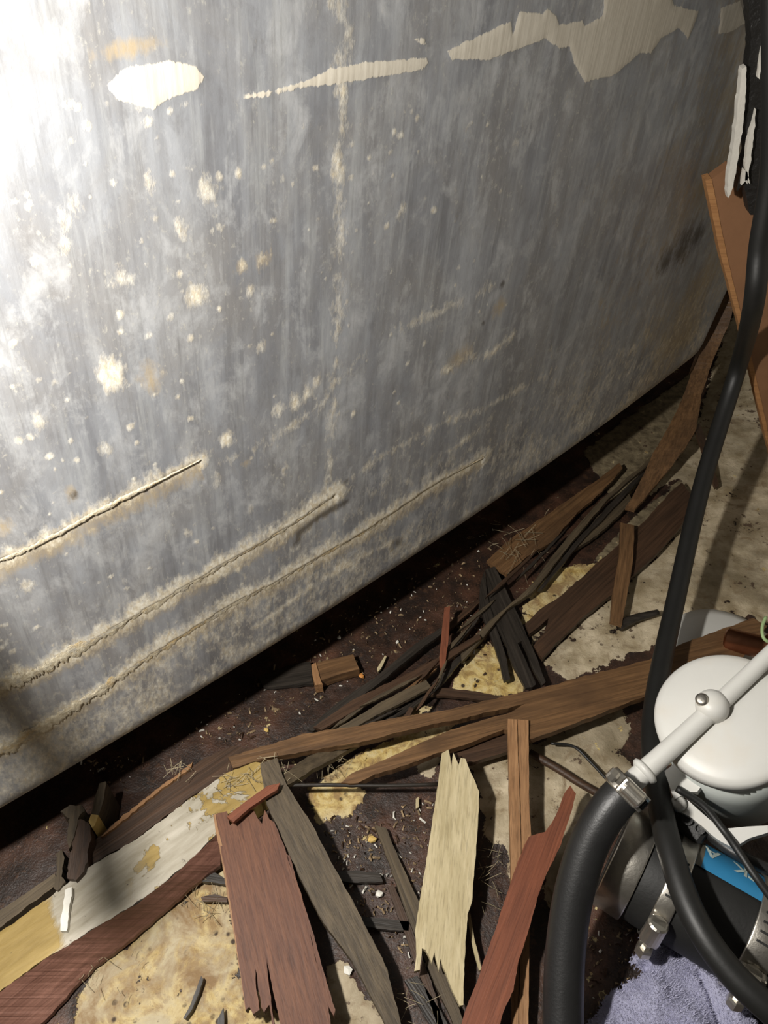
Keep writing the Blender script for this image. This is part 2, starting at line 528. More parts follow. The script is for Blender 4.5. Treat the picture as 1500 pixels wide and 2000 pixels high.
def floor_mat():
    k = NT('hull_bottom_paint')
    at_ = k.n('ShaderNodeAttribute', attribute_name='layers')
    sp = k.n('ShaderNodeSeparateColor'); k.l(at_.outputs['Color'], sp.inputs[0])
    v = k.obj((1, 1, 1), False)
    e = k.noise(v, 150, 6, 0.65); e2 = k.noise(v, 45, 5, 0.6); fine = k.noise(v, 650, 4, 0.7); big = k.noise(v, 20, 5, 0.6, 0.5)
    def edge(s, amp=1.2):
        w = k.math('MULTIPLY', k.math('SUBTRACT', k.math('ADD', k.math('MULTIPLY', e, 0.5), k.math('MULTIPLY', e2, 0.5)), 0.5), amp * 2)
        return k.ramp(k.math('ADD', s, w), [(0.48, 0.0), (0.53, 1.0)])
    base = k.mix(k.ramp(e2, [(0.38, 0.0), (0.66, 1.0)]), (0.020, 0.012, 0.008), (0.088, 0.040, 0.024))
    base = k.mix(k.ramp(fine, [(0.52, 0.0), (0.72, 0.8)]), base, (0.15, 0.075, 0.042))
    base = k.mix(k.math('MULTIPLY', k.ramp(big, [(0.42, 0.0), (0.6, 1.0)]), 0.7), base, (0.016, 0.011, 0.009))
    pale = k.mix(k.ramp(e2, [(0.34, 0.0), (0.62, 1.0)]), (0.30, 0.235, 0.135), (0.60, 0.51, 0.36))
    pale = k.mix(k.ramp(k.noise(k.obj((40, 120, 60), False), 1.5, 6, 0.7), [(0.54, 0.0), (0.76, 0.5)]), pale, (0.19, 0.135, 0.075))
    huge = k.noise(v, 11, 5, 0.6, 0.8)
    pale = k.mix(k.ramp(huge, [(0.46, 0.0), (0.66, 0.8)]), pale, (0.17, 0.135, 0.08))
    yel = k.mix(k.ramp(e, [(0.35, 0.0), (0.66, 1.0)]), (0.44, 0.29, 0.065), (0.66, 0.52, 0.21))
    yel = k.mix(k.ramp(big, [(0.40, 0.0), (0.60, 1.0)]), yel, (0.47, 0.37, 0.20))
    blo = k.noise(k.obj((1, 1, 1), False), 70, 6, 0.7, 0.8)
    yel = k.mix(k.ramp(blo, [(0.50, 0.0), (0.62, 0.85)]), yel, (0.58, 0.48, 0.26))
    yel = k.mix(k.ramp(blo, [(0.40, 0.85), (0.53, 0.0)]), yel, (0.25, 0.155, 0.065))
    yel = k.mix(k.ramp(fine, [(0.60, 0.0), (0.70, 0.75)]), yel, (0.07, 0.045, 0.025))
    pale = k.mix(k.ramp(blo, [(0.33, 0.8), (0.46, 0.0)]), pale, (0.22, 0.155, 0.085))
    worn = k.mix(k.ramp(k.noise(v, 34, 6, 0.68, 0.5), [(0.40, 0.0), (0.58, 1.0)]), (0.22, 0.135, 0.06), (0.45, 0.385, 0.255))
    yel = k.mix(k.math('MULTIPLY', at_.outputs['Alpha'], k.ramp(k.noise(v, 52, 6, 0.65, 0.6), [(0.40, 0.15), (0.56, 0.95)])), yel, worn)
    spots = k.n('ShaderNodeTexVoronoi'); spots.inputs['Scale'].default_value = 130; k.l(v, spots.inputs['Vector'])
    sm = k.math('MULTIPLY', k.ramp(spots.outputs['Distance'], [(0.16, 1.0), (0.26, 0.0)]), k.ramp(e2, [(0.48, 0.0), (0.56, 1.0)]))
    yel = k.mix(sm, yel, (0.05, 0.03, 0.015))
    tan = k.mix(k.ramp(e, [(0.35, 0.0), (0.65, 1.0)]), (0.10, 0.075, 0.042), (0.26, 0.21, 0.125))
    mt, my, mp = edge(sp.outputs[2], 0.8), edge(sp.outputs[1], 1.9), edge(sp.outputs[0], 2.0)
    c = k.mix(mt, base, tan); c = k.mix(mp, c, pale); c = k.mix(my, c, yel)
    holes = k.ramp(k.math('ADD', k.math('MULTIPLY', e, 0.6), k.math('MULTIPLY', big, 0.4)), [(0.585, 0.0), (0.61, 0.85)])
    c = k.mix(holes, c, (0.065, 0.034, 0.020))
    m = k.math('MAXIMUM', k.math('MAXIMUM', mt, my), mp)
    ro = k.mix(m, (0.42, 0.42, 0.42), (0.7, 0.7, 0.7))
    h = k.math('ADD', k.math('MULTIPLY', m, 0.6), k.math('ADD', k.math('MULTIPLY', e, 0.5), k.math('MULTIPLY', fine, 0.25)))
    return k.out(c, ro, 0, k.bump(h, 0.75, 0.002))

worn_ = poly_mask(GX, GY, fp(YELLOW[3]), 0.004)
attr = np.stack([mp_, my_, mt_, worn_], -1).reshape(-1, 4)
fl = grid_obj('floor', V, Q, floor_mat(), attr)
fl['kind'] = 'structure'
fl['label'] = 'brown hull bottom with peeling cream and yellow paint'

# hull side beyond the tank, far right, and the bulkhead behind
def hull_side():
    us = np.linspace(0, 1, 60); vs = np.linspace(0, 1, 30)
    pts, fcs = [], []
    for v in vs:
        for u in us:
            y = -0.1 + 1.3 * u
            x = 0.60 + 0.10 * v * v + 0.01 * math.sin(9 * y)
            pts.append((x, y, 0.085 + 0.75 * v))
    for j in range(29):
        for i in range(59):
            a = j * 60 + i
            fcs.append((a, a + 1, a + 61, a + 60))
    o = mesh_obj('wall_right', pts, fcs, M['flake'], None, True)
    o['kind'] = 'structure'
    return o
hull_side()
bm = bmesh.new(); rbox(bm, Matrix.Translation((0.12, 1.02, 0.40)), 1.1, 0.02, 0.84, 0.002)
o = bm_obj('wall_back', bm, M['tar']); o['kind'] = 'structure'

# ================================================================= THE TANK
ZB, ROLL = 0.062, 0.022
A0 = at(0, 1600, ZB + 0.006); A1 = at(1340, 720, ZB + 0.006)
E_ = Vector((A1.x - A0.x, A1.y - A0.y, 0)); LEN = E_.length; E_.normalize()
N_ = Vector((E_.y, -E_.x, 0))                       # towards the camera
Q0 = Vector((A0.x, A0.y, 0))
def bow(u): return 0.012 * 4 * (u / LEN) * (1 - u / LEN)
def tank_uz(px, py):
    d = ray(px, py); o = Vector((0, 0, H)); u = 0.3
    for _ in range(8):
        t = ((Q0 - o).dot(N_) + float(bow(u))) / d.dot(N_)
        p = o + d * t
        u = (p - Q0).dot(E_)
    return (u, p.z)
ends = sorted([tank_uz(*q) for q in ((1350, 712), (1392, 620), (1428, 540), (1455, 330), (1464, 140), (1452, 0))], key=lambda q: q[1])
def u_end(z):
    return np.interp(z, [e[1] for e in ends], [e[0] for e in ends])
rows = []
for k in range(7):
    a = PI / 2 * k / 7
    rows.append((ZB + ROLL * (1 - math.cos(a)), ROLL * (1 - math.sin(a))))
ztop = 0.475
for z in np.arange(ZB + ROLL, ztop, 0.00125): rows.append((z, 0.0))
for z in (0.52, 0.58, 0.64): rows.append((z, 0.0))
NF = 600
U0 = -0.05
RZ = np.array([r[0] for r in rows])[:, None]; RI = np.array([r[1] for r in rows])[:, None]
UE = u_end(RZ)
s = np.linspace(0, 1, NF)[None, :]
UU = U0 + s * (UE - RI * 0.7 - U0)
ZZ = np.repeat(RZ, NF, 1)
def tp(poly): return [tank_uz(x, y) for x, y in poly]
PAINT = [
    [(470,186),(520,178),(590,160),(640,136),(720,120),(830,112),(835,122),(825,136),(740,150),(640,166),(590,170),(520,188),(475,192)],
    [(872,100),(900,85),(950,62),(995,40),(1000,65),(1012,22),(1060,27),(1065,15),(1085,30),(1090,47),(1135,40),(1140,50),(1175,30),(1180,-20),(1310,-20),(1315,10),(1365,22),(1356,50),(1345,75),(1325,55),(1290,75),(1270,105),(1250,102),(1200,145),(1140,160),(1120,125),(1110,90),(1090,95),(1065,75),(950,117),(880,115)],
    [(1405,68),(1410,15),(1448,2),(1458,45),(1432,62)],
    [(205,168),(240,132),(330,118),(380,128),(398,150),(385,175),(330,190),(300,215),(270,205),(230,195)],
    [(806,76),(828,73),(832,90),(820,86)],
]
LINES = [([(-40,1112),(0,1095),(100,1050),(200,995),(300,945),(392,898)], 16),
         ([(-40,1355),(0,1340),(60,1318),(130,1280),(300,1180),(420,1110),(560,1030),(655,965)], 34),
         ([(-40,1490),(0,1468),(100,1410),(200,1345),(300,1275),(450,1180),(530,1140),(620,1088),(700,1043),(760,1005),(840,950),(945,893)], 32)]
FAINT = [([(655,-20),(676,60),(672,130),(666,250),(658,350),(667,450),(662,560),(660,680),(650,800),(645,940)], 10),
         ([(690,930),(780,870),(860,828),(960,790),(1075,730)], 11),
         ([(870,725),(910,700),(960,690),(1000,655)], 16),
         ([(880,880),(940,835),(952,828)], 14),
         ([(500,1225),(600,1150),(700,1090),(760,1062)], 22),
         ([(440,900),(520,870),(640,780),(700,700)], 8),
         ([(790,640),(880,600),(960,560)], 12),
         ([(-20,1560),(150,1490),(330,1390),(560,1255),(760,1120),(950,985),(1150,850)], 14)]
mpaint = np.zeros_like(UU); mdep_bright = np.zeros_like(UU); mrust_shade = np.zeros_like(UU); mdark = np.zeros_like(UU)
for p in PAINT: mpaint = np.maximum(mpaint, poly_mask(UU, ZZ, tp(p), 0.0022))
hgt = np.zeros_like(UU)
MM = 0.00030
wob = fbm(UU, ZZ, 90, 21, 3)
for p, w in LINES:
    q = tp(p)
    mdep_bright = np.maximum(mdep_bright, line_mask(UU, ZZ, q, w * MM * (0.25 + wob), 0.0075) * 0.95)
    d = seg_dist(UU, ZZ, q, False)
    hgt += 0.0003 * np.exp(-(d / 0.008) ** 2)
    # rust weeping just below the seam
    zz = np.interp(UU, [a[0] for a in q], [a[1] for a in q], left=q[0][1], right=-9)
    below = zz - ZZ
    mrust_shade = np.maximum(mrust_shade, np.where((below > -0.004) & (below < 0.02), 0.9 * np.exp(-((below - 0.004) / 0.010) ** 2), 0))
    hgt += np.where((below > 0) & (below < 0.05), -0.0006 * np.exp(-below / 0.02), 0)
for p, w in FAINT:
    mdep_bright = np.maximum(mdep_bright, line_mask(UU, ZZ, tp(p), w * MM * (0.1 + wob), 0.006) * (0.35 + 0.75 * fbm(UU, ZZ, 120, 33, 2)))
rng = random.Random(5)
SPOT = [(405,370,13),(355,450,13),(385,580,16),(515,505,12),(470,520,8),(215,735,28),(445,858,17),(425,940,12),(580,785,20),(600,770,14),(785,410,12),
        (1007,280,7),(150,400,8),(135,435,10),(130,480,9),(510,675,9),(555,915,9),(80,828,11),(205,880,8),(240,545,12),(490,570,7),(300,360,6),(545,800,14),(620,745,9),(490,990,8),(55,1145,14),(365,1040,7)]
for x, y, r in SPOT:
    u, z = tank_uz(x, y)
    d = np.hypot(UU - u, (ZZ - z) * 0.8)
    mdep_bright = np.maximum(mdep_bright, np.clip(0.5 + (r * MM * (0.2 + wob) - d) / 0.008, 0, 1) * 0.85)
for _ in range(420):
    x, y = rng.uniform(0, 1000), rng.uniform(200, 1550) ; r = rng.choice([2, 2, 3, 3, 4, 5, 7])
    if y > 1560 - 0.66 * x: continue
    u, z = tank_uz(x, y)
    sel = (np.abs(UU - u) < 0.006) & (np.abs(ZZ - z) < 0.006)
    d = np.hypot(UU[sel] - u, ZZ[sel] - z)
    mdep_bright[sel] = np.maximum(mdep_bright[sel], np.clip(0.5 + (r * MM - d) / 0.002, 0, 1) * rng.uniform(0.4, 0.8))
for x, y, r, sy in ((515,508,18,1),(295,735,20,.5),(470,522,14,1),(10,640+390,16,.7),(140,965,12,.6),(250,95,50,4),(900,700,50,1.4),(975,600,28,1),(480,905,14,1.6),(1175,590,16,1)):
    u, z = tank_uz(x, y)
    mrust_shade = np.maximum(mrust_shade, 0.85 * np.exp(-(((UU - u) / (r * MM)) ** 2 + ((ZZ - z) * sy / (r * MM)) ** 2)))
for x, y, r in ((1335,480,70),(1300,512,50),(1362,462,45),(980,556,10),(945,630,8),(675,940,9),(145,968,9),(775,1060,20),(1250,560,40)):
    u, z = tank_uz(x, y)
    mdark = np.maximum(mdark, (0.4 if x == 1250 else 0.95) * np.exp(-(((UU - u) / (r * MM)) ** 2 + ((ZZ - z) / (r * MM)) ** 2)))
mdark = np.maximum(mdark, line_mask(UU, ZZ, tp([(578,1060),(584,1040),(620,1012),(655,990),(675,980)]), 9 * MM, 0.003) * 1.15)
mdark = np.maximum(mdark, line_mask(UU, ZZ, tp([(500,40),(515,110),(545,215),(570,345)]), 4 * MM, 0.004) * 0.55)
mdark = np.maximum(mdark, line_mask(UU, ZZ, tp([(490,-10),(497,40),(497,100)]), 3 * MM, 0.003) * 0.5)
mdark = np.maximum(mdark, line_mask(UU, ZZ, tp([(560,230),(620,290)]), 3 * MM, 0.003) * 0.4)
for xx in (1020, 985, 835):
    mdark = np.maximum(mdark, line_mask(UU, ZZ, tp([(xx + 55, 420), (xx + 20, 560), (xx - 40, 880)]), 4 * MM, 0.006) * 0.4)
low = np.clip(1 - (ZZ - ZB) / 0.035, 0, 1)
mdep_bright = np.maximum(mdep_bright, low * 1.1 * fbm(UU, ZZ, 60, 71, 3))
mrust_shade = np.maximum(mrust_shade, low * 0.9 * fbm(UU, ZZ, 35, 81, 3))
grime_shade = np.clip((UU - 0.30) / 0.35, 0, 1)  # brown grime, doubling as painted light falloff towards the right end
mrust_shade = np.maximum(mrust_shade, grime_shade * 1.15 * fbm(UU, ZZ, 26, 61, 4))
low_bright = np.clip(1 - (ZZ - ZB) / 0.17, 0, 1)  # cream deposit that also paints extra brightness into the lower tank
mdep_bright = np.maximum(mdep_bright, low_bright * 0.95 * fbm(UU, ZZ, 40, 91, 4))
OFF = hgt - RI + 0.0016 * (fbm(UU, ZZ, 7, 41, 1) - 0.5) * np.clip((ZZ - ZB) / 0.05, 0, 1) + 0.00012 * (fbm(UU, ZZ, 160, 51, 3) - 0.5) + 0.0004 * mpaint
OFF = OFF + bow(UU)
PX = Q0.x + E_.x * UU + N_.x * OFF; PY = Q0.y + E_.y * UU + N_.y * OFF
# extra columns: left run, right corner, right side, back
def cols(us_off):
    return us_off
left = []
for du in (-0.50, -0.35, -0.20, -0.11):
    uu = np.full_like(RZ, du)
    off = bow(U0) * 1.0 - RI + (du - U0) * 0.02
    left.append((Q0.x + E_.x * uu + N_.x * off, Q0.y + E_.y * uu + N_.y * off))
right = []
ue = UU[:, -1:]; oe = OFF[:, -1:]
RC = 0.03
for k in range(1, 9):
    a = PI / 2 * k / 8
    uu = ue + RC * math.sin(a); off = oe - RC * (1 - math.cos(a))
    right.append((Q0.x + E_.x * uu + N_.x * off, Q0.y + E_.y * uu + N_.y * off))
for dd in (0.06, 0.14, 0.24):
    uu = ue + RC + 0 * ue; off = -dd - RC + 0 * ue
    right.append((Q0.x + E_.x * uu + N_.x * off, Q0.y + E_.y * uu + N_.y * off))
bl = (Q0.x + E_.x * (-0.5) + N_.x * (-0.27) + 0 * RZ, Q0.y + E_.y * (-0.5) + N_.y * (-0.27) + 0 * RZ)
AX = np.concatenate([c[0] for c in left] + [PX] + [c[0] for c in right] + [bl[0]], 1)
AY = np.concatenate([c[1] for c in left] + [PY] + [c[1] for c in right] + [bl[1]], 1)
nr, nc = AX.shape
AZ = np.repeat(RZ, nc, 1)
TV = np.stack([AX, AY, AZ], -1).reshape(-1, 3)
ti = np.arange(nr * nc).reshape(nr, nc)
tr = np.roll(ti, -1, 1)
TQ = np.stack([ti[:-1], tr[:-1], tr[1:], ti[1:]], -1).reshape(-1, 4)
# bottom and top plates (strips from front to the back corners)
cb = len(TV)
TV = np.concatenate([TV, [[float(bl[0][0, 0]), float(bl[1][0, 0]), ZB], [float(right[-1][0][0, 0]), float(right[-1][1][0, 0]), ZB]]])
mid = ti[0]
TQ2 = []
for j in range(0, nc - 1):
    tgt = cb if j < nc // 2 else cb + 1
    TQ2.append((mid[j + 1], mid[j], tgt, tgt))
bot_tris = [(a, b, c) for a, b, c, _ in TQ2 if len({a, b, c}) == 3]
bot_tris.append((mid[nc // 2], cb, cb + 1))
top_ring = list(ti[-1])

def tank_mat():
    k = NT('weathered_tank_metal')
    at_ = k.n('ShaderNodeAttribute', attribute_name='layers')
    sp = k.n('ShaderNodeSeparateColor'); k.l(at_.outputs['Color'], sp.inputs[0])
    tc = k.n('ShaderNodeTexCoord')
    rot = k.n('ShaderNodeMapping'); rot.inputs['Rotation'].default_value = (0, 0, -math.atan2(E_.y, E_.x))
    k.l(tc.outputs['Object'], rot.inputs[0])
    tilt = k.n('ShaderNodeMapping'); tilt.inputs['Rotation'].default_value = (0, -0.10, 0)
    k.l(rot.outputs[0], tilt.inputs[0]); rot = tilt
    def mp(sc):
        m_ = k.n('ShaderNodeMapping'); m_.inputs['Scale'].default_value = sc; k.l(rot.outputs[0], m_.inputs[0]); return m_.outputs[0]
    streak = k.noise(mp((60, 10, 7)), 1.0, 5, 0.6, 0.5)
    streak2 = k.noise(mp((190, 20, 14)), 1.0, 6, 0.65, 0.4)
    blot = k.noise(mp((22, 22, 13)), 1.0, 7, 0.7, 0.6)
    mott = k.noise(mp((75, 75, 45)), 1.0, 6, 0.7, 0.3)
    fine = k.noise(mp((420, 420, 260)), 1.0, 5, 0.7)
    edge = k.noise(mp((260, 260, 120)), 1.0, 6, 0.7)
    hair = k.noise(mp((700, 60, 24)), 1.0, 3, 0.6)
    c = k.mix(k.ramp(streak, [(0.36, 0.0), (0.64, 1.0)]), (0.225, 0.232, 0.25), (0.37, 0.385, 0.41))
    c = k.mix(k.ramp(blot, [(0.42, 0.0), (0.62, 0.6)]), c, (0.27, 0.258, 0.245))
    c = k.mix(k.ramp(mott, [(0.50, 0.0), (0.68, 0.7)]), c, (0.52, 0.53, 0.54))
    c = k.mix(k.ramp(mott, [(0.30, 0.55), (0.44, 0.0)]), c, (0.19, 0.19, 0.20))
    c = k.mix(k.ramp(streak2, [(0.52, 0.0), (0.72, 0.55)]), c, (0.47, 0.485, 0.49))
    c = k.mix(k.ramp(hair, [(0.30, 0.3), (0.45, 0.0)]), c, (0.17, 0.17, 0.17))
    fl_ = k.math('MULTIPLY', k.ramp(fine, [(0.58, 0.0), (0.70, 0.8)]), k.ramp(blot, [(0.42, 0.0), (0.58, 1.0)]))
    c = k.mix(fl_, c, (0.52, 0.505, 0.45))
    def thr(s, n, amp, lo, hi):
        return k.ramp(k.math('ADD', s, k.math('MULTIPLY', k.math('SUBTRACT', n, 0.5), amp)), [(lo, 0.0), (hi, 1.0)])
    rust = thr(sp.outputs[2], edge, 1.5, 0.35, 0.95)  # rust, plus the dimming painted into the right end
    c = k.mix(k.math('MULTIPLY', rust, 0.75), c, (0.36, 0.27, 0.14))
    dep_bright = thr(sp.outputs[1], edge, 1.7, 0.26, 0.80)  # crust deposits, plus the lightness painted into the lower tank
    depc = k.mix(k.ramp(fine, [(0.36, 0.0), (0.62, 1.0)]), (0.56, 0.47, 0.31), (0.84, 0.80, 0.68))
    c = k.mix(k.math('MULTIPLY', dep_bright, 0.85), c, depc)
    pn = thr(sp.outputs[0], k.math('ADD', k.math('MULTIPLY', hair, 0.4), k.math('MULTIPLY', edge, 0.6)), 1.0, 0.46, 0.56)
    paintc = k.mix(k.ramp(hair, [(0.35, 0.0), (0.65, 1.0)]), (0.52, 0.475, 0.39), (0.66, 0.615, 0.52))
    c = k.mix(pn, c, paintc)
    dk = thr(at_.outputs['Alpha'], edge, 1.6, 0.30, 0.95)
    c = k.mix(k.math('MULTIPLY', dk, 0.8), c, (0.055, 0.042, 0.028))
    cover = k.math('MAXIMUM', k.math('MAXIMUM', dep_bright, pn), k.math('MAXIMUM', rust, dk))
    met = k.math('MULTIPLY', k.math('SUBTRACT', 1.0, cover, True), 0.25)
    ro = k.mix(cover, k.mix(streak, (0.40, 0.40, 0.40), (0.58, 0.58, 0.58)), (0.75, 0.75, 0.75))
    h = k.math('ADD', k.math('MULTIPLY', k.math('MAXIMUM', dep_bright, pn), 0.5), k.math('ADD', k.math('MULTIPLY', fine, 0.30), k.math('MULTIPLY', streak2, 0.08)))
    return k.out(c, ro, met, k.bump(h, 0.28, 0.0008))

ta = np.zeros((nr, nc, 4)); ta[:, len(left):len(left) + NF, :] = np.stack([mpaint, mdep_bright, mrust_shade, mdark], -1)
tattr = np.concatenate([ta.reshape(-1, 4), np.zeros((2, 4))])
me = bpy.data.meshes.new('metal_tank')
quads = TQ
nq, ntr = len(quads), len(bot_tris)
me.vertices.add(len(TV)); me.vertices.foreach_set('co', TV.astype(np.float32).ravel())
loops = np.concatenate([quads.ravel(), np.array(bot_tris).ravel(), np.array(top_ring)])
me.loops.add(len(loops)); me.loops.foreach_set('vertex_index', loops.astype(np.int32))
starts = np.concatenate([np.arange(nq) * 4, nq * 4 + np.arange(ntr) * 3, [nq * 4 + ntr * 3]])
me.polygons.add(len(starts)); me.polygons.foreach_set('loop_start', starts.astype(np.int32))
sm = np.zeros(len(starts), bool); sm[:nq] = True
me.polygons.foreach_set('use_smooth', sm)
me.update(calc_edges=True)
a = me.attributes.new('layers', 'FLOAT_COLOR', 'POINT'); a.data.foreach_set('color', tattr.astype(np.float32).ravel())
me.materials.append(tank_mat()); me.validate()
tank = bpy.data.objects.new('metal_tank', me); COL.objects.link(tank)
tag(tank, 'large grey weathered metal tank with rounded lower edge filling the upper photo', 'tank')

def tank_point(u, z, out=0.0):
    o_ = float(bow(u)) + out
    return Vector((Q0.x + E_.x * u + N_.x * o_, Q0.y + E_.y * u + N_.y * o_, z))
for li, (p, w) in enumerate(LINES):
    S = spline([Vector((a[0], a[1], 0)) for a in tp(p)], 60)
    hw = (0.0014, 0.0036, 0.0034)[li]
    rnd = random.Random(40 + li)
    vs, fs = [], []
    e1 = e2 = m1 = 0.0
    n = len(S)
    for i, v in enumerate(S):
        t = i / (n - 1)
        tap = min(1.0, (1 - t) / 0.25) * (1.15 - 0.45 * t)
        e1 = 0.75 * e1 + rnd.uniform(-.45, .45); e2 = 0.75 * e2 + rnd.uniform(-.45, .45); m1 = 0.6 * m1 + rnd.uniform(-.5, .5)
        up_ = max(.0002, hw * tap * (1 + 0.8 * e1)); dn_ = max(.0002, hw * tap * (1 + 0.8 * e2))
        top_ = 0.00024 + 0.00008 * max(-1, m1)
        for dz, ou in ((up_, -.0002), (up_ * .75, .00014), (up_ * .15, top_), (-dn_ * .3, top_), (-dn_ * .8, .00012), (-dn_ * 1.15, -.0002)):
            vs.append(tank_point(v.x, v.y + dz, ou))
    for i in range(n - 1):
        for j in range(5):
            q_ = i * 6 + j
            fs.append((q_, q_ + 1, q_ + 7, q_ + 6))
    o = mesh_obj('weld_seam', vs, fs, M['crust'], tank, True)
    o['label'] = 'cream crusted seam running along the tank'

# ================================================================= TIMBER AND BROKEN WOOD
# stringer bonded to the hull, lower left: painted top and bare reddish front board
ZS = 0.026
st = thing('hull_stringer', at(230, 1720, 0), 'long hull timber with peeling white and yellow paint on top, lower left', 'timber')
slat('painted_top', [(-70,1868),(0,1820),(90,1758),(166,1700),(280,1630),(370,1560),(452,1506),(500,1488),(530,1496),(545,1520),(500,1560),(452,1600),(420,1632),(330,1716),(260,1768),(180,1814),(100,1864),(0,1936),(-70,1985)],
     M['stringer'], z=(ZS, ZS), th=0.02, parent=st, jit=1.4, on_floor=True)
o = slat('front_board', [(440,1606,.0265),(420,1634,.0262),(380,1672,.0262),(330,1718,.0262),(260,1770,.0262),(180,1816,.0262),(100,1866,.0262),(0,1938,.0262),(-70,1988,.0262),(-70,2110,.004),(60,2018,.004),(95,1985,.004),(150,1924,.004),(182,1890,.004),(260,1832,.005),(330,1772,.006),(380,1728,.008),(430,1690,.010)],
     M['rose'], th=0.004, parent=st, jit=1.2)
o['label'] = 'bare reddish wooden front board'

dp = thing('dark_plank', at(320, 1590, 0), 'dark brown plank with tan frayed far edge lying along the painted timber', 'plank')
slat('board', [(176,1654),(188,1638),(228,1606),(352,1512),(420,1470),(452,1458),(500,1462),(512,1478),(452,1505),(370,1558),(280,1628),(166,1697)], M['deep'], z=(0.022, 0.022), th=0.02, parent=dp, jit=1.5, on_floor=True)
o = slat('frayed_edge', [(196,1634),(228,1604),(300,1546),(352,1508),(376,1488),(374,1496),(352,1515),(302,1552),(230,1611)], M['tan'], z=(0.0245, 0.0245), th=0.004, parent=dp, jit=1.6, step=5)
o['label'] = 'tan frayed edge'

bb = thing('split_board', at(1050, 1400, 0), 'long brown board forking into two laths, running under the white canister', 'board')
slat('board', [(445,1478),(520,1456),(600,1432),(680,1421),(792,1398),(880,1386),(976,1362),(1080,1338),(1150,1319),(1267,1289),(1337,1255),(1410,1228),(1472,1207),(1500,1222),(1452,1283),(1437,1289),(1383,1311),(1325,1335),(1262,1359),(1200,1383),(1120,1414),(1032,1444),(985,1424),(920,1450),(856,1470),(800,1492),(732,1512),(700,1529),(666,1529),(684,1512),(792,1464),(880,1425),(1000,1390),(1030,1372),(984,1385),(904,1403),(792,1427),(700,1451),(600,1467),(500,1486),(455,1500)],
     M['brown'], z=(0.0235, 0.0265), th=0.006, parent=bb, jit=1.2)
slat('lower_layer', [(880,1462),(920,1449),(992,1420),(1034,1440),(1036,1450),(995,1466),(950,1480),(915,1490)], M['deep'], z=(0.0155, 0.0155), th=0.005, parent=bb, jit=1.0)

pw = thing('pale_board', at(870, 1700, 0), 'pale cream splintered board with jagged ends standing out in the centre', 'board')
slat('board', [(863,1471),(876,1464),(881,1497),(885,1470),(896,1494),(900,1480),(909,1482),(913,1493),(928,1526),(936,1547),(934,1600),(931,1643),(926,1710),(922,1760),(913,1786),(910,1830),(907,1877),(905,1963),(898,1964),(883,1933),(866,1890),(860,1872),(857,1895),(848,1859),(843,1880),(838,1868),(831,1855),(824,1852),(820,1894),(809,1897),(813,1855),(811,1816),(818,1768),(831,1695),(844,1608),(855,1534)],
     M['pale'], z=(0.030, 0.014), th=0.004, parent=pw, jit=0.7)
slat('splinter', [(913,1786),(918,1782),(928,1840),(941,1892),(936,1896),(922,1845)], M['pale'], z=(0.011, 0.008), th=0.002, parent=pw, jit=0.4)

rb = thing('red_board', at(530, 1790, 0), 'wide red-brown split board with jagged ends leaning on the painted timber', 'board')
slat('board', [(419,1591),(443,1584),(449,1612),(455,1606),(468,1586),(480,1584),(495,1581),(503,1598),(512,1609),(517,1582),(526,1600),(536,1606),(558,1662),(578,1731),(600,1803),(620,1885),(640,1960),(655,2060),(560,2060),(545,1990),(533,1935),(520,1868),(526,1930),(534,1990),(540,2010),(534,2012),(526,1962),(516,1977),(510,1967),(503,1920),(497,1875),(500,1930),(507,1972),(494,1981),(487,1966),(480,1973),(470,1900),(463,1846),(453,1780),(443,1721),(430,1650),(421,1608)],
     M['red'], z=(0.033, 0.020), th=0.006, parent=rb, jit=0.9)
slat('split_lath', [(560,1668),(566,1672),(582,1729),(606,1803),(628,1885),(655,1972),(652,1984),(640,1962),(620,1885),(600,1803),(578,1731)], M['red'], z=(0.031, 0.022), th=0.007, parent=rb, jit=0.8)
o = slat('split_edge', [(416,1592),(421,1590),(424,1608),(434,1650),(447,1721),(457,1780),(467,1846),(474,1900),(484,1972),(479,1972),(469,1900),(460,1846),(449,1780),(439,1721),(427,1650)], M['tan'], z=(0.0335, 0.0205), th=0.007, parent=rb, jit=0.6)
o['label'] = 'pale split edge'

slat('grey_plank', [(508,1492),(541,1480),(552,1515),(560,1533),(601,1595),(653,1695),(705,1790),(757,1894),(783,2000),(795,2060),(770,2060),(753,2000),(727,1950),(688,1877),(632,1803),(593,1729),(554,1643),(519,1565)],
     M['grey'], 'grey-brown plank lying beside the wide red board, its top end on the painted timber', 'plank', z=(0.036, 0.016), th=0.006, jit=0.8)
slat('red_splinter', [(443,1595),(480,1565),(523,1534),(547,1529),(541,1543),(493,1574),(456,1606)], M['rust'], 'short red pointed splinter lying across the top of the wide red board', 'splinter', z=(0.041, 0.041), th=0.0035, jit=0.7)

tl = thing('twin_lath', at(1015, 1600, 0), 'light tan double lath with a groove, under the rust-red piece', 'lath')
slat('lath', [(992,1404),(1009,1405),(1012,1480),(1015,1560),(1017,1640),(1017,1730),(1016,1830),(1013,1920),(1012,2060),(998,2060),(1001,1970),(999,1850),(998,1712),(996,1600),(994,1500)], M['tan'], z=(0.027, 0.008), th=0.005, parent=tl, jit=0.4)
slat('lath', [(1011,1405),(1032,1406),(1033,1500),(1034,1580),(1038,1640),(1040,1720),(1035,1820),(1033,1900),(1031,2060),(1014,2060),(1015,1920),(1018,1830),(1019,1730),(1019,1640),(1017,1560),(1014,1480)], M['tan'], z=(0.028, 0.0085), th=0.005, parent=tl, jit=0.4)

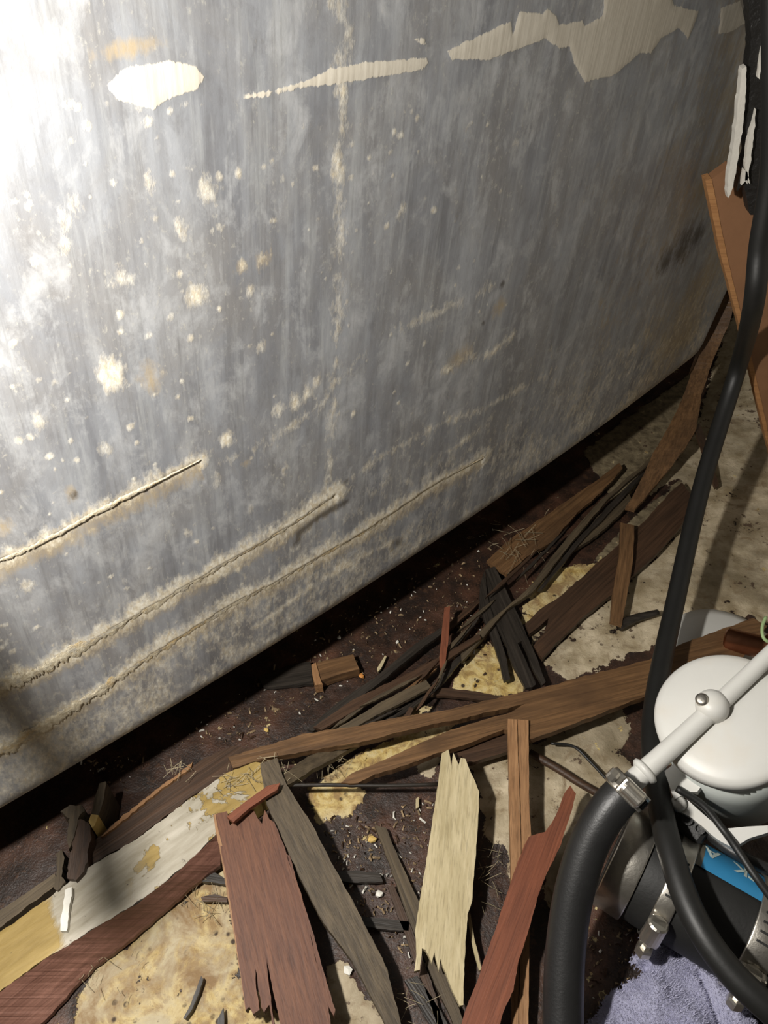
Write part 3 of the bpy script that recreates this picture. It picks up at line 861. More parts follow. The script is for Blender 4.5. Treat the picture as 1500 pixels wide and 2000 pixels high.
slat('rust_red_piece', [(1102,1550),(1114,1534),(1125,1550),(1117,1583),(1096,1649),(1060,1724),(1045,1772),(1033,1814),(1012,1880),(1003,1934),(982,1979),(960,2060),(890,2060),(907,1979),(940,1892),(970,1808),(1003,1706),(1021,1658),(1033,1634),(1064,1625),(1081,1601)],
     M['rust'], 'rust-red pointed strip crossing over the light tan double lath', 'strip', z=(0.028, 0.024), th=0.004, jit=0.8)

slat('dark_strip', [(732,1612),(754,1617),(785,1690),(820,1765),(850,1850),(880,1930),(912,2010),(890,2010),(842,1905),(800,1800),(765,1700)], M['grey'], 'dark narrow slat running under the pale cream board', 'slat', z=(0.0045, 0.006), th=0.0035, jit=0.8)
slat('dark_strip', [(757,1730),(769,1728),(795,1790),(822,1860),(850,1940),(868,2010),(856,2010),(830,1930),(800,1850),(775,1785)], M['deep'], 'thin dark slat just left of the one under the pale board', 'slat', z=(0.004, 0.004), th=0.003, jit=0.8)
slat('dark_strip', [(790,1915),(815,1905),(862,1975),(880,2010),(845,2010)], M['black'], 'black slat stub below the jagged lower end of the pale board', 'slat', z=(0.004, 0.004), th=0.003, jit=1.0)
slat('wet_batten', [(655,1702),(700,1700),(740,1705),(748,1722),(700,1724),(660,1720)], M['black'], 'wet black batten crossing the brown floor right of the grey plank', 'batten', z=(0.004, 0.004), th=0.003)
slat('wet_batten', [(700,1790),(760,1795),(800,1800),(798,1818),(745,1815),(705,1806)], M['black'], 'lower wet black batten on the brown floor beside the grey plank', 'batten', z=(0.004, 0.004), th=0.003)

bs = thing('black_slat', at(1000, 1220, 0), 'wet black slat split into prongs under the dark leaning lath', 'slat')
slat('slat', [(948,1112),(967,1106),(990,1155),(1020,1218),(1050,1287),(1066,1332),(1059,1338),(1044,1312),(1019,1252),(1011,1256),(1032,1302),(1047,1336),(1040,1342),(1026,1344),(1000,1295),(990,1262),(972,1224),(956,1170)], M['black'], z=(0.008, 0.010), th=0.003, parent=bs, jit=0.8)
slat('slat', [(935,1185),(939,1138),(946,1116),(954,1170),(970,1226),(988,1282),(997,1326),(985,1330),(969,1272),(952,1227)], M['black'], z=(0.007, 0.008), th=0.003, parent=bs, jit=0.8)

slat('dark_red_plank', [(1347,962),(1332,942),(1302,969),(1260,1017),(1200,1071),(1155,1110),(1095,1164),(1053,1191),(1026,1218),(1034,1238),(1071,1208),(1066,1230),(1042,1262),(1059,1286),(1092,1251),(1131,1212),(1200,1158),(1239,1122),(1284,1080),(1329,1029),(1344,1000)],
     M['deep'], 'wide dark reddish plank with forked lower end, under the short upright lath', 'plank', z=(0.008, 0.007), th=0.005, jit=1.0)
slat('short_lath', [(1212,1020),(1239,1026),(1238,1060),(1236,1095),(1227,1149),(1215,1220),(1192,1213),(1197,1155),(1210,1080)], M['brown'], 'short brown lath lying across the wide dark reddish plank', 'lath', z=(0.016, 0.010), th=0.004, jit=0.6)

ws = thing('bent_strip', floor_at(1320, 800), 'long bent brown strip rising past the right end of the tank', 'strip')
slat('strip', [(1412,540,.135),(1380,650,.085),(1352,722,.058),(1332,780,.042),(1302,840,.032),(1272,893,.026),(1246,949,.018),(1222,990,.012),(1240,995,.012),(1300,925,.018),(1338,876,.026),(1360,838,.032),(1370,769,.046),(1396,694,.068),(1422,638,.092),(1434,600,.11),(1426,550,.135)],
     M['brown'], th=0.004, parent=ws, jit=1.0)
slat('torn_tail', [(1358,838,.030),(1366,826,.030),(1384,872,.016),(1404,948,.006),(1397,952,.006),(1374,886,.016)], M['deep'], th=0.003, parent=ws, jit=0.6)
slat('strip_edge', [(1412,540,.137),(1380,650,.087),(1352,722,.060),(1346,728,.060),(1374,650,.088),(1404,548,.137)], M['deep'], th=0.003, parent=ws, jit=0.6)

slat('brown_strip', [(951,1094),(1005,1046),(1086,992),(1170,935),(1210,904),(1216,914),(1176,960),(1128,1000),(1080,1056),(1029,1087),(990,1122),(965,1106)], M['brown'], 'tapered brown strip with cobwebs, nearest to the tank', 'strip', z=(0.010, 0.008), th=0.004, jit=1.0)
slat('leaning_lath', [(1300,862),(1257,906),(1170,980),(1110,1046),(1029,1152),(960,1209),(900,1270),(902,1292),(990,1190),(1046,1150),(1128,1046),(1190,972),(1262,912)], M['grey'], 'long thin grey-brown lath crossing over the black split slat', 'lath', z=(0.017, 0.012), th=0.004, jit=0.8)
slat('leaning_lath', [(1290,880),(1250,925),(1200,975),(1130,1050),(1050,1152),(1060,1150),(1140,1052),(1210,980),(1262,922),(1296,886)], M['black'], 'dark sliver alongside the long thin grey-brown lath', 'lath', z=(0.012, 0.009), th=0.003, jit=0.8)
slat('grey_offcut', [(1090,1092),(1120,1050),(1165,1010),(1228,962),(1234,976),(1214,1002),(1168,1044),(1110,1082)], M['grey'], 'flat grey offcut between the dark lath and the short upright lath', 'offcut', z=(0.007, 0.007), th=0.004)

# heap of slivers below the tank
G = 'dark slivers in the heap below the tank'
SLV = [
    ([(600,1424),(660,1372),(740,1318),(810,1258),(862,1226),(866,1234),(816,1272),(744,1332),(668,1388),(612,1428)], 'black', 0.013, 'topmost long black sliver of the heap, nearest the tan block'),
    ([(612,1420),(690,1366),(780,1324),(860,1282),(935,1238),(940,1246),(866,1294),(786,1338),(700,1384),(628,1426)], 'deep', 0.016, 'long brown sliver of the heap running up to the black split slat'),
    ([(655,1424),(720,1386),(780,1352),(832,1328),(842,1342),(792,1368),(730,1400),(682,1428)], 'grey', 0.019, 'flat grey slat in the middle of the sliver heap'),
    ([(740,1402),(800,1372),(850,1330),(900,1276),(906,1284),(860,1342),(806,1384),(752,1410)], 'black', 0.010, 'black sliver of the heap beside its flat grey slat'),
    ([(836,1344),(880,1344),(940,1352),(990,1362),(985,1372),(930,1366),(880,1360),(838,1358)], 'deep', 0.009, 'brown sliver below the yellow patch, pointing at the split board'),
    ([(700,1402),(740,1380),(800,1340),(850,1300),(853,1306),(806,1350),(746,1390),(706,1408)], 'brown', 0.013, 'short brown sliver in the heap, above its flat grey slat'),
    ([(770,1420),(790,1396),(800,1380),(808,1384),(800,1402),(784,1424)], 'deep', 0.012, 'stubby sliver standing between the heap and upper fork lath'),
    ([(880,1270),(905,1230),(930,1195),(938,1200),(914,1238),(888,1278)], 'deep', 0.009, 'dark sliver between the upright red stick and black split slat'),
    ([(862,1232),(890,1206),(935,1170),(938,1176),(896,1214),(868,1240)], 'deep', 0.007, 'thin brown sliver right of the upright red stick, pointing to the tank'),
]
for pts, m, z, lab in SLV:
    slat('sliver', pts, M[m], lab, 'sliver', z=(z, z), th=0.003, jit=0.9, step=6)
rgh = random.Random(21)
SPL = ['thin loose splinter just above the left part of the upper fork lath', 'thin loose splinter between tan block and flat grey slat', 'thin loose splinter over the left half of the flat grey slat',
       'thin loose splinter crossing the middle of the slat heap, left of the red stick', 'thin loose splinter passing in front of the foot of the red stick', 'thin loose splinter below the flat grey slat, beside the yellow paint',
       'thin loose splinter right of the red stick, rising towards the tank', 'thin loose splinter at the pointed right end of the flat grey slat', 'thin loose splinter touching the left prong of the black slat',
       'thin loose splinter behind the black slat on the tank side', 'thin short splinter lowest in the heap, on the upper fork lath', 'steep short splinter between red stick and yellow paint',
       'thin splinter lying along the tapered brown strip near the black slat', 'thin splinter between the tapered brown strip and long grey-brown lath']
for k_, (x0, y0, L_, a0_, w_, z_) in enumerate(((690,1392,120,-34,6,.0155),(720,1372,150,-33,5,.012),(760,1350,130,-30,6,.018),(800,1318,110,-38,5,.015),(845,1300,100,-48,5,.018),(740,1402,90,-28,5,.0165),(880,1262,120,-46,6,.015),(835,1356,80,-52,5,.0215),
        (905,1240,110,-52,6,.013),(930,1202,100,-40,5,.011),(700,1412,80,-22,4,.018),(860,1318,70,-70,5,.020),(1000,1120,140,-44,6,.0165),(1060,1080,150,-42,5,.0145))):
    an = math.radians(a0_ + rgh.uniform(-4, 4)); dx_, dy_ = math.cos(an), math.sin(an); nx__, ny__ = -dy_, dx_
    h_ = L_ / 2
    slat('sliver', [(x0 - dx_ * h_, y0 - dy_ * h_), (x0 - dx_ * h_ * .4 + nx__ * w_ * .6, y0 - dy_ * h_ * .4 + ny__ * w_ * .6), (x0 + dx_ * h_ * .6 + nx__ * w_ * .5, y0 + dy_ * h_ * .6 + ny__ * w_ * .5), (x0 + dx_ * h_, y0 + dy_ * h_), (x0 + dx_ * h_ * .5 - nx__ * w_ * .5, y0 + dy_ * h_ * .5 - ny__ * w_ * .5), (x0 - dx_ * h_ * .5 - nx__ * w_ * .5, y0 - dy_ * h_ * .5 - ny__ * w_ * .5)],
         M[rgh.choice(['black', 'deep', 'deep', 'grey'])], SPL[k_], 'sliver', z=(z_, z_), th=0.002, jit=0.7, step=6, group='loose thin splinters in the heap')
slat('red_stick', [(858,1284),(863,1230),(868,1187),(879,1183),(877,1240),(872,1276),(868,1308),(860,1304)], M['rust'], 'small bright red stick standing up from the sliver heap', 'stick', z=(0.024, 0.019), th=0.004, jit=0.4)
slat('split_rail', [(560,1508),(600,1478),(640,1462),(700,1440),(706,1450),(652,1482),(610,1502),(575,1526),(548,1540),(540,1530)], M['grey'], 'split grey stick under the upper fork lath, pointing to the grey plank', 'stick', z=(0.012, 0.034), th=0.005, jit=1.2)
slat('twig', [(655,1468),(664,1444),(670,1446),(664,1470),(656,1476)], M['black'], 'tiny black twig beside the split grey stick', 'twig', z=(0.018, 0.016), th=0.003, jit=0.4)

tb = thing('tan_block', at(655, 1308, 0), 'small tan wood block lying on the dark floor below the tank', 'block')
slat('block', [(616,1295),(640,1289),(690,1278),(702,1307),(660,1318),(626,1330)], M['brown'], z=(0.009, 0.009), th=0.008, parent=tb, jit=0.6, on_floor=True)
o = slat('broken_end', [(608,1298),(617,1294),(627,1330),(630,1336),(616,1338),(610,1318)], M['tan'], z=(0.0105, 0.0105), th=0.008, parent=tb, jit=0.8, on_floor=True)
o['label'] = 'pale broken end'
slat('dark_offcut', [(505,1322),(560,1300),(606,1292),(612,1336),(560,1340),(515,1342)], M['black'], 'flat dark offcut butting against the tan block', 'offcut', z=(0.004, 0.004), th=0.003)

slat('grey_rail', [(-40,1805),(0,1778),(60,1738),(107,1706),(112,1722),(100,1736),(50,1772),(0,1812),(-40,1840)], M['grey'], 'grey rail at the far left between tank and painted timber', 'rail', z=(0.020, 0.020), th=0.02, on_floor=True)
cl = thing('rotten_clump', at(150, 1650, 0), 'rotten brown wood clump stuck at the left end of the dark plank', 'wood')
slat('brown_lump', [(140,1606),(158,1600),(176,1612),(178,1640),(172,1680),(160,1706),(148,1720),(132,1716),(134,1680),(140,1650)], M['deep'], z=(0.034, 0.030), th=0.02, parent=cl, jit=2.0, step=5, on_floor=True)
slat('grey_fragment', [(108,1668),(122,1660),(126,1676),(120,1712),(128,1722),(112,1740),(104,1732),(112,1700)], M['grey'], z=(0.028, 0.028), th=0.02, parent=cl, jit=1.6, step=5, on_floor=True)
o = slat('mouldy_top', [(118,1585),(136,1572),(160,1572),(166,1584),(152,1600),(142,1640),(134,1660),(132,1620),(136,1598)], M['grey'], z=(0.036, 0.033), th=0.01, parent=cl, jit=2.0, step=5, on_floor=True)
ysl = thing('yellow_sliver', at(192, 1575, 0), 'upright grey sliver with a yellow tip beside the rotten brown clump', 'sliver')
slat('shaft', [(194,1530),(207,1526),(203,1560),(192,1592),(178,1590),(184,1560)], M['grey'], z=(0.036, 0.034), th=0.02, jit=0.6, parent=ysl, on_floor=True)
o = slat('tip', [(192,1592),(185,1612),(180,1617),(173,1604),(178,1590)], M['ychip'], z=(0.034, 0.033), th=0.02, jit=0.5, parent=ysl, on_floor=True)
o['label'] = 'yellow tip'
slat('white_flake', [(127,1738),(140,1732),(138,1760),(134,1790),(130,1818),(118,1818),(119,1790)], M['chip'], 'white paint flake on the painted timber at far left', 'flake', z=(0.031, 0.0295), th=0.0035, jit=1.2, step=5)
slat('dark_sliver', [(372,1962),(384,1930),(393,1906),(397,1912),(389,1940),(376,1970),(362,1990),(358,1988)], M['black'], 'small black sliver on the yellow paint at the bottom left', 'sliver', z=(0.0045, 0.0045), th=0.003, jit=0.7)
slat('dark_sliver', [(425,1990),(436,1968),(438,1990),(436,2020),(426,2020)], M['black'], 'tiny black sliver left of the red board at the bottom edge', 'sliver', z=(0.0045, 0.0045), th=0.003, jit=0.5)
slat('dark_sliver', [(388,1712),(420,1704),(440,1716),(442,1728),(420,1724),(395,1722)], M['black'], 'black sliver poking out left of the red board near its top', 'sliver', z=(0.006, 0.006), th=0.003, jit=0.8)
slat('dark_sliver', [(392,1752),(420,1746),(444,1752),(444,1762),(420,1760),(396,1760)], M['deep'], 'brown sliver poking out left of the red board, lower one', 'sliver', z=(0.006, 0.006), th=0.003, jit=0.8)

tag(tube('thin_rod', [at(538, 1534, .026), at(640, 1533, .023), at(750, 1534, .022), at(858, 1532, .022)], 0.0013, M['black'], None, 8, 4), 'thin dark rod spanning from the grey plank to the pale board', 'rod')
tag(tube('floor_stick', [at(1034, 1470, .006), at(1090, 1502, .006), at(1130, 1528, .006), at(1180, 1556, .006)], 0.0028, M['deep'], None, 8, 4), 'dark stick on the cream floor right of the double lath', 'stick')
tag(tube('floor_wire', [at(1076, 1452, .008), at(1120, 1458, .006), at(1155, 1490, .005), at(1192, 1530, .006)], 0.0010, M['cable'], None, 8, 6), 'thin dark wire curving over the cream floor to the hose clamp', 'wire')
tag(tube('floor_stick', [at(1208, 1222, .005), at(1240, 1208, .005), at(1285, 1196, .005)], lambda t: 0.0045 - 0.002 * t, M['black'], None, 8, 5), 'dark knobbed stick at the foot of the short brown lath', 'stick')

# chips one can point at
def chip(name, px, py, r, mat, label, seed):
    rg = random.Random(seed)
    bm = bmesh.new()
    bmesh.ops.create_icosphere(bm, subdivisions=1, radius=r)
    for v in bm.verts:
        v.co *= rg.uniform(0.65, 1.25); v.co.z *= 0.6
    zmin = min(v.co.z for v in bm.verts)
    p = floor_at(px, py)
    for v in bm.verts: v.co += Vector((p.x, p.y, p.z - zmin - 0.0006))
    tag(bm_obj(name, bm, mat), label, 'chip')
chip('white_nugget', 740, 1745, 0.0026, M['chip'], 'white nugget on the brown floor between grey plank and pale board', 1)
chip('orange_nugget', 705, 1322, 0.0024, M['ochip'], 'orange nugget beside the tan block', 2)
chip('yellow_chip', 726, 1640, 0.0030, M['ychip'], 'yellow chip on the brown floor above the white nugget', 3)
chip('grey_pebble', 680, 1895, 0.0030, M['chip'], 'grey pebble at the bottom beside the grey plank', 4)
chip('pale_chip', 662, 1246, 0.0018, M['chip'], 'pale chip alone on the dark floor above the tan block', 6)
chip('pale_chip', 776, 1254, 0.0019, M['chip'], 'pale chip on the dark floor right of the tan block', 7)
chip('yellow_grain', 520, 1426, 0.0020, M['ychip'], 'yellow grain on the dark floor above the upper fork lath', 8)
slat('pale_splinter', [(736,1306),(752,1280),(755,1282),(744,1306),(738,1312)], M['pale'], 'small pale splinter right of the tan block', 'splinter', z=(0.004, 0.004), th=0.002, jit=0.3)
slat('pale_splinter', [(812,1560),(818,1556),(818,1576),(812,1580)], M['pale'], 'tiny pale splinter left of the pale board top', 'splinter', z=(0.003, 0.003), th=0.002, jit=0.3)

# crumbs nobody could count
def crumbs():
    rg = random.Random(11)
    vs, fs, mi = [], [], []
    zones = [((150,1480),(520,1440),(900,1180),(1000,1000),(620,1230),(200,1560)), ((620,1600),(860,1560),(830,1900),(700,1800)), ((1150,1820),(1250,1790),(1240,1900),(1150,1990)), ((870,1180),(980,1150),(1000,1260),(890,1300))]
    wts = [0.72, 0.17, 0.025, 0.085]
    n = 0
    while n < 1050:
        zn = rg.choices(zones, wts)[0]
        xs_ = [p[0] for p in zn]; ys_ = [p[1] for p in zn]
        x, y = rg.uniform(min(xs_), max(xs_)), rg.uniform(min(ys_), max(ys_))
        if not inside(np.array([x]), np.array([y]), zn)[0]: continue
        p = floor_at(x, y)
        r = rg.choice([0.0003, 0.0004, 0.0004, 0.0005, 0.0007, 0.0010])
        a = rg.uniform(0, PI); el = rg.uniform(1, 2.8)
        b = len(vs)
        for dx, dy, dz in ((-1, -.7, 0), (1, -.6, 0), (.8, .8, 0), (-.9, .6, 0), (0, 0, 1.1)):
            X, Y = dx * r * el, dy * r
            vs.append((p.x + X * math.cos(a) - Y * math.sin(a), p.y + X * math.sin(a) + Y * math.cos(a), p.z - 0.0008 + dz * r + (0.0006 if dz else 0)))
        fs += [(b, b + 1, b + 4), (b + 1, b + 2, b + 4), (b + 2, b + 3, b + 4), (b + 3, b, b + 4), (b + 3, b + 2, b + 1, b)]
        mi += [rg.choice([0, 0, 0, 0, 0, 2, 2, 1])] * 5
        n += 1
    o = mesh_obj('wood_crumbs', vs, fs, None, None, False, None, 0, [M['crumb'], M['chip'], M['deep']], mi)
    tag(o, 'scattered wood crumbs and paint grit on the brown bilge floor', 'debris', None, 'stuff')
crumbs()

def fibres():
    rg = random.Random(3)
    bm = bmesh.new()
    for (x0, y0, sx, sy, z, n) in ((1010,1060,60,50,.012,34),(535,1510,30,24,.03,40),(470,1520,40,26,.028,26),(350,1500,30,14,.026,14),(400,1750,50,40,.004,26),(960,1720,26,70,.004,22),(800,1950,50,50,.004,12),(200,1900,60,60,.006,12),(640,1490,40,20,.014,16)):
        for _ in range(n):
            px, py = rg.gauss(x0, sx * 0.5), rg.gauss(y0, sy * 0.5)
            a = rg.uniform(0, PI); L = rg.uniform(6, 22)
            P = [at(px + L * t * math.cos(a) + rg.uniform(-1.5, 1.5), py + L * t * math.sin(a) + rg.uniform(-1.5, 1.5), z + rg.uniform(0, .003) * (1 if t else 0)) for t in (-1, 0, 1)]
            tube_bm(bm, spline(P, 2), 0.00018, 3)
    o = bm_obj('wood_fibres', bm, M['fibre'])
    tag(o, 'loose pale wood fibres and cobweb threads among the broken slats', 'debris', None, 'stuff')
fibres()

# ================================================================= RIGHT SIDE: panel, tarred post, hoses
def facing(name, pts, y, depth, mat, parent=None, jit=0.8, step=8, lean=0.0, ref=0.2, edge=None):
    """a piece standing upright in the bilge, outline on the upright plane y (leaning back with height)"""
    n = Vector((0, 1, -lean)).normalized()
    p0 = Vector((0, y, ref))
    R = ragged(pts, step, jit)
    bm = bmesh.new()
    fr_ = [at_plane(p[0], p[1], p0, n) for p in R]
    tv = [bm.verts.new(p) for p in fr_]
    bv = [bm.verts.new(p + Vector((0, depth, 0))) for p in fr_]
    fill(bm, R, tv, bv)
    k = len(tv)
    for i in range(k): bm.faces.new((tv[i], bv[i], bv[(i + 1) % k], tv[(i + 1) % k]))
    return bm_obj(name, bm, mat, parent, False)

py0 = 0.545
pl = thing('plywood_panel', at_y(1480, 880, py0), 'bare brown plywood panel standing at the right behind the thin black hose', 'panel')
facing('face', [(1390,350),(1425,324),(1480,318),(1600,318),(1600,905),(1516,905),(1502,850),(1466,690),(1450,625),(1420,500)], py0, 0.009, M['ply'], pl, jit=0.5)
o = facing('edge_veneer', [(1378,353),(1390,349),(1420,500),(1450,625),(1466,690),(1502,850),(1516,905),(1508,905),(1494,850),(1456,690),(1441,625),(1408,500)], py0 - 0.0005, 0.010, M['plyedge'], pl, jit=0.5)
o['label'] = 'orange sawn edge'

tpst = thing('tarred_post', at_y(1490, 430, 0.53), 'black tarred timber post with peeling white paint, top right corner', 'post')
facing('post', [(1455,-40),(1462,30),(1466,60),(1466,100),(1461,140),(1462,200),(1456,240),(1458,300),(1448,340),(1440,375),(1452,360),(1458,385),(1466,420),(1600,420),(1600,-40)], 0.53, 0.010, M['tar'], tpst, jit=1.5)
facing('paint_strip', [(1450,134),(1458,130),(1457,180),(1452,240),(1442,310),(1432,365),(1422,387),(1420,375),(1428,310),(1440,220),(1446,170)], 0.525, 0.006, M['flake'], tpst, jit=1.2)
facing('paint_strip', [(1477,214),(1472,270),(1466,320),(1460,360),(1455,352),(1458,300),(1468,250)], 0.526, 0.004, M['flake'], tpst, jit=1.4)
facing('paint_strip', [(1493,75),(1488,120),(1484,155),(1480,152),(1485,110)], 0.527, 0.003, M['flake'], tpst, jit=0.8)
facing('paint_flake', [(1452,330),(1460,336),(1465,360),(1458,352),(1448,362)], 0.526, 0.003, M['flake'], tpst, jit=0.8)

HR = 0.0069
hp = [at_y(1512, -120, .50), at_y(1512, 120, .49), at_y(1507, 330, .485), at_y(1484, 480, .48), at_y(1471, 600, .475), at(1441, 720, .135), at(1372, 945, .075), at(1318, 1180, .046), at(1284, 1340, .045), at(1274, 1440, .052), at(1284, 1540, .064), at(1306, 1650, .076), at(1350, 1780, .080), at(1420, 1890, .078), at(1520, 1985, .074), at(1640, 2070, .06)]
tag(tube('thin_hose', hp, HR, M['cable'], None, 20, 10), 'long thin black hose hanging down the right side and under the white pipe', 'hose')

# thick hose with its clamp, pushed on the white barb
HB = 0.0102
tpts = [at(1262, 1508, .108), at(1232, 1536, .104), at(1190, 1580, .096), at(1150, 1650, .082), at(1122, 1740, .066), at(1106, 1840, .050), at(1100, 1950, .036), at(1100, 2080, .022)]
tag(tube('thick_hose', tpts[1:], lambda t: HB + 0.0004 * t, M['rubber'], None, 28, 10), 'thick black rubber hose curving down from the white pipe to the bottom edge', 'hose')

def clamp(name, c, axis, r, w, side, label, parent=None, house=True, hs=1.0):
    """stainless worm-drive clamp: band, housing, screw; side = direction of the screw housing from the axis"""
    axis = Vector(axis).normalized()
    root = thing(name, c, label, 'clamp')
    Fm = frame(Vector(c), axis, Vector(side))
    bm = bmesh.new()
    lathe(bm, Fm, [(r, -w / 2), (r + .0009, -w / 2), (r + .0012, -w / 2 + .0008), (r + .0008, 0), (r + .0012, w / 2 - .0008), (r + .0009, w / 2), (r, w / 2)], 56, False)
    bm_obj('band', bm, M['steel'], root, True)
    if house:
        bm = bmesh.new()
        rbox(bm, Fm @ Matrix.Translation((r + .0042 * hs, 0, 0)), .0062 * hs, .015 * hs, w * 1.06, .0016)
        lathe(bm, Fm @ Matrix.Translation((r + .0048 * hs, -.0075 * hs, 0)) @ Matrix.Rotation(-PI / 2, 4, 'X'), [(.0040 * hs, 0), (.0048 * hs, .001), (.0048 * hs, .012 * hs), (.004 * hs, .0135 * hs)], 20)
        bm_obj('housing', bm, M['steel'], root, False)
        bm = bmesh.new()
        SM = Fm @ Matrix.Translation((r + .0052 * hs, .0075 * hs, 0)) @ Matrix.Rotation(-PI / 2, 4, 'X')
        lathe(bm, SM, [(.0022 * hs, 0), (.0022 * hs, .003 * hs), (.0038 * hs, .0031 * hs), (.0042 * hs, .0045 * hs), (.0042 * hs, .0075 * hs), (.0034 * hs, .0086 * hs)], 6)
        bm_obj('screw', bm, M['steel'], root, False)
        bm = bmesh.new()
        for k in range(5):
            A = Matrix.Rotation(-0.62 - 0.16 * k, 4, 'Z')
            rbox(bm, Fm @ A @ Matrix.Translation((r + .0012, 0, 0)), .0006, .0012, w * 0.55, .0002)
        bm_obj('thread_slots', bm, M['rubber_matt'], root, False)
    return root
toCam = lambda p: (Vector((0, 0, H)) - Vector(p)).normalized()
c0 = at(1226, 1542, .1035); ax0 = (tpts[2] - tpts[1]).normalized()
clamp('hose_clamp', c0, ax0, HB + .0004, .0095, toCam(c0) + Vector((0.1, -0.1, 0)), 'shiny steel hose clamp where the thick hose meets the white pipe', hs=0.9)

# white strainer canister
lc = at(1418, 1400, .117)
camr, camu, camf = Vector((1, 0, 0)), Vector((0, sn, cs)), Vector((0, cs, -sn))
ad = (camr * 0.38 - camu * 0.56 + camf * 0.735).normalized()
CF = frame(lc, -ad, camu)        # local z points out of the lid
can = thing('strainer_canister', Vector((lc.x + ad.x * .1, lc.y + ad.y * .1, 0)), 'white plastic strainer canister with round lid and pipe across it', 'canister')
RL = 0.0382
bm = bmesh.new()
lathe(bm, CF, [(RL - .0015, -.010), (RL, -.0085), (RL, -.002), (RL - .0012, 0), (RL - .004, .0012), (RL * .75, .0022), (RL * .4, .0030), (.004, .0034)], 72)
bm_obj('lid', bm, M['white'], can, True)
bm = bmesh.new()
lathe(bm, CF, [(RL - .0022, -.0095), (RL - .0022, -.045), (RL - .003, -.094), (RL - .008, -.102)], 72)
bm_obj('bowl', bm, M['bowl'], can, True)
lp, ln = CF @ Vector((0, 0, .0065)), (-ad)
def on_lid(px, py, up=0.0): return at_plane(px, py, lp + ln * up, ln)
pa = on_lid(1232, 1530); print('pipe end', pa); pb = on_lid(1300, 1470); pc_ = on_lid(1385, 1392); pd = on_lid(1440, 1340); pe = on_lid(1560, 1225)
tube('pipe', [pa, pb, pc_, pd, pe], lambda t: 0.0059 - 0.0014 * t, M['white'], can, 24, 8)
bm = bmesh.new()
axp = (pb - pa).normalized()
lathe(bm, frame(pa, axp), [(.0064, .008), (.0078, .0095), (.0078, .0112), (.0060, .0125)], 28)
bm_obj('pipe_collar', bm, M['white'], can, True)
bm = bmesh.new()
lathe(bm, frame(on_lid(1392, 1385, -.004), ln, axp), [(.0088, -.002), (.0088, .006), (.0081, .0090), (.0056, .0116), (.002, .0124)], 32)
bm_obj('knob', bm, M['white'], can, True)
bm = bmesh.new()
lathe(bm, frame(on_lid(1372, 1372, .004), ln, axp), [(.0035, 0), (.0035, .005), (.0020, .0056)], 16)
bm_obj('lid_screw', bm, M['steel'], can, True)
# mounting lug, arm and foot
def plate(name, pts, mat, parent, p0, n, th, jit=0.4):
    bm = bmesh.new()
    R = ragged(pts, 8, jit)
    fr_ = [at_plane(p[0], p[1], p0, n) for p in R]
    tv = [bm.verts.new(p) for p in fr_]; bv = [bm.verts.new(p - n * th) for p in fr_]
    fill(bm, R, tv, bv); k = len(tv)
    for i in range(k): bm.faces.new((tv[i], bv[i], bv[(i + 1) % k], tv[(i + 1) % k]))
    return bm_obj(name, bm, mat, parent)
bp = CF @ Vector((-.030, 0, -.026))
plate('mounting_lug', [(1298,1506),(1318,1490),(1345,1500),(1372,1532),(1362,1546),(1340,1548),(1316,1562),(1306,1530)], M['white'], can, bp, ln, .006)
bp2 = CF @ Vector((-.030, 0, -.032))
plate('foot_bracket', [(1318,1572),(1328,1560),(1342,1562),(1400,1612),(1420,1618),(1500,1612),(1500,1626),(1462,1638),(1432,1656),(1402,1640),(1352,1598),(1330,1586)], M['white'], can, bp2, ln, .006)
bm = bmesh.new()
lathe(bm, frame(at_plane(1326, 1570, bp2 + ln * .001, ln), ln), [(.0042, -.004), (.0042, .002), (.003, .0034)], 18)
bm_obj('bracket_bolt', bm, M['white'], can, True)

# white disc on the hull behind the split board
dc = floor_at(1410, 1288)
bm = bmesh.new()
lathe(bm, Matrix.Translation((dc.x, dc.y, dc.z - .0005)), [(.0445, 0), (.0455, .002), (.0445, .006), (.037, .0085), (.020, .0095)], 72)
tag(bm_obj('white_cover', bm, M['white'], None, True), 'flat white round cover partly hidden under the split brown board', 'cover')

# wide black coupling hose with blue printed label
BR = 0.0300
B1 = at(1212, 1672, .0325); B2 = at(1640, 1925, .0325)
BA = (B2 - B1).normalized()
bh = thing('coupling_hose', Vector((B1.x, B1.y, 0)), 'wide black coupling hose with blue lettered label under the steel clamps', 'hose')
BF = frame(B1, BA, Vector((0, 0, 1)))      # local x up, z along
bm = bmesh.new()
lathe(bm, BF, [(.021, .006), (.022, -.002), (.0285, -.004), (BR, -.002), (BR, .03), (BR - .0004, .05), (BR, .25), (.02, .252)], 72)
bm_obj('hose_body', bm, M['rubber_matt'], bh, True)
BLEN = (B2 - B1).length
def on_hose(px, py, r=BR):
    """where the sight line through a photo point meets the hose: (distance along, angle)"""
    d = ray(px, py).normalized(); o = Vector((0, 0, H))
    w = o - B1
    dp_, wp = d - BA * d.dot(BA), w - BA * w.dot(BA)
    a, b, c = dp_.dot(dp_), 2 * dp_.dot(wp), wp.dot(wp) - r * r
    disc = max(0.0, b * b - 4 * a * c)
    t = (-b - math.sqrt(disc)) / (2 * a)
    p = o + d * t
    l = BF.inverted() @ p
    return l.z, math.atan2(l.y, l.x)
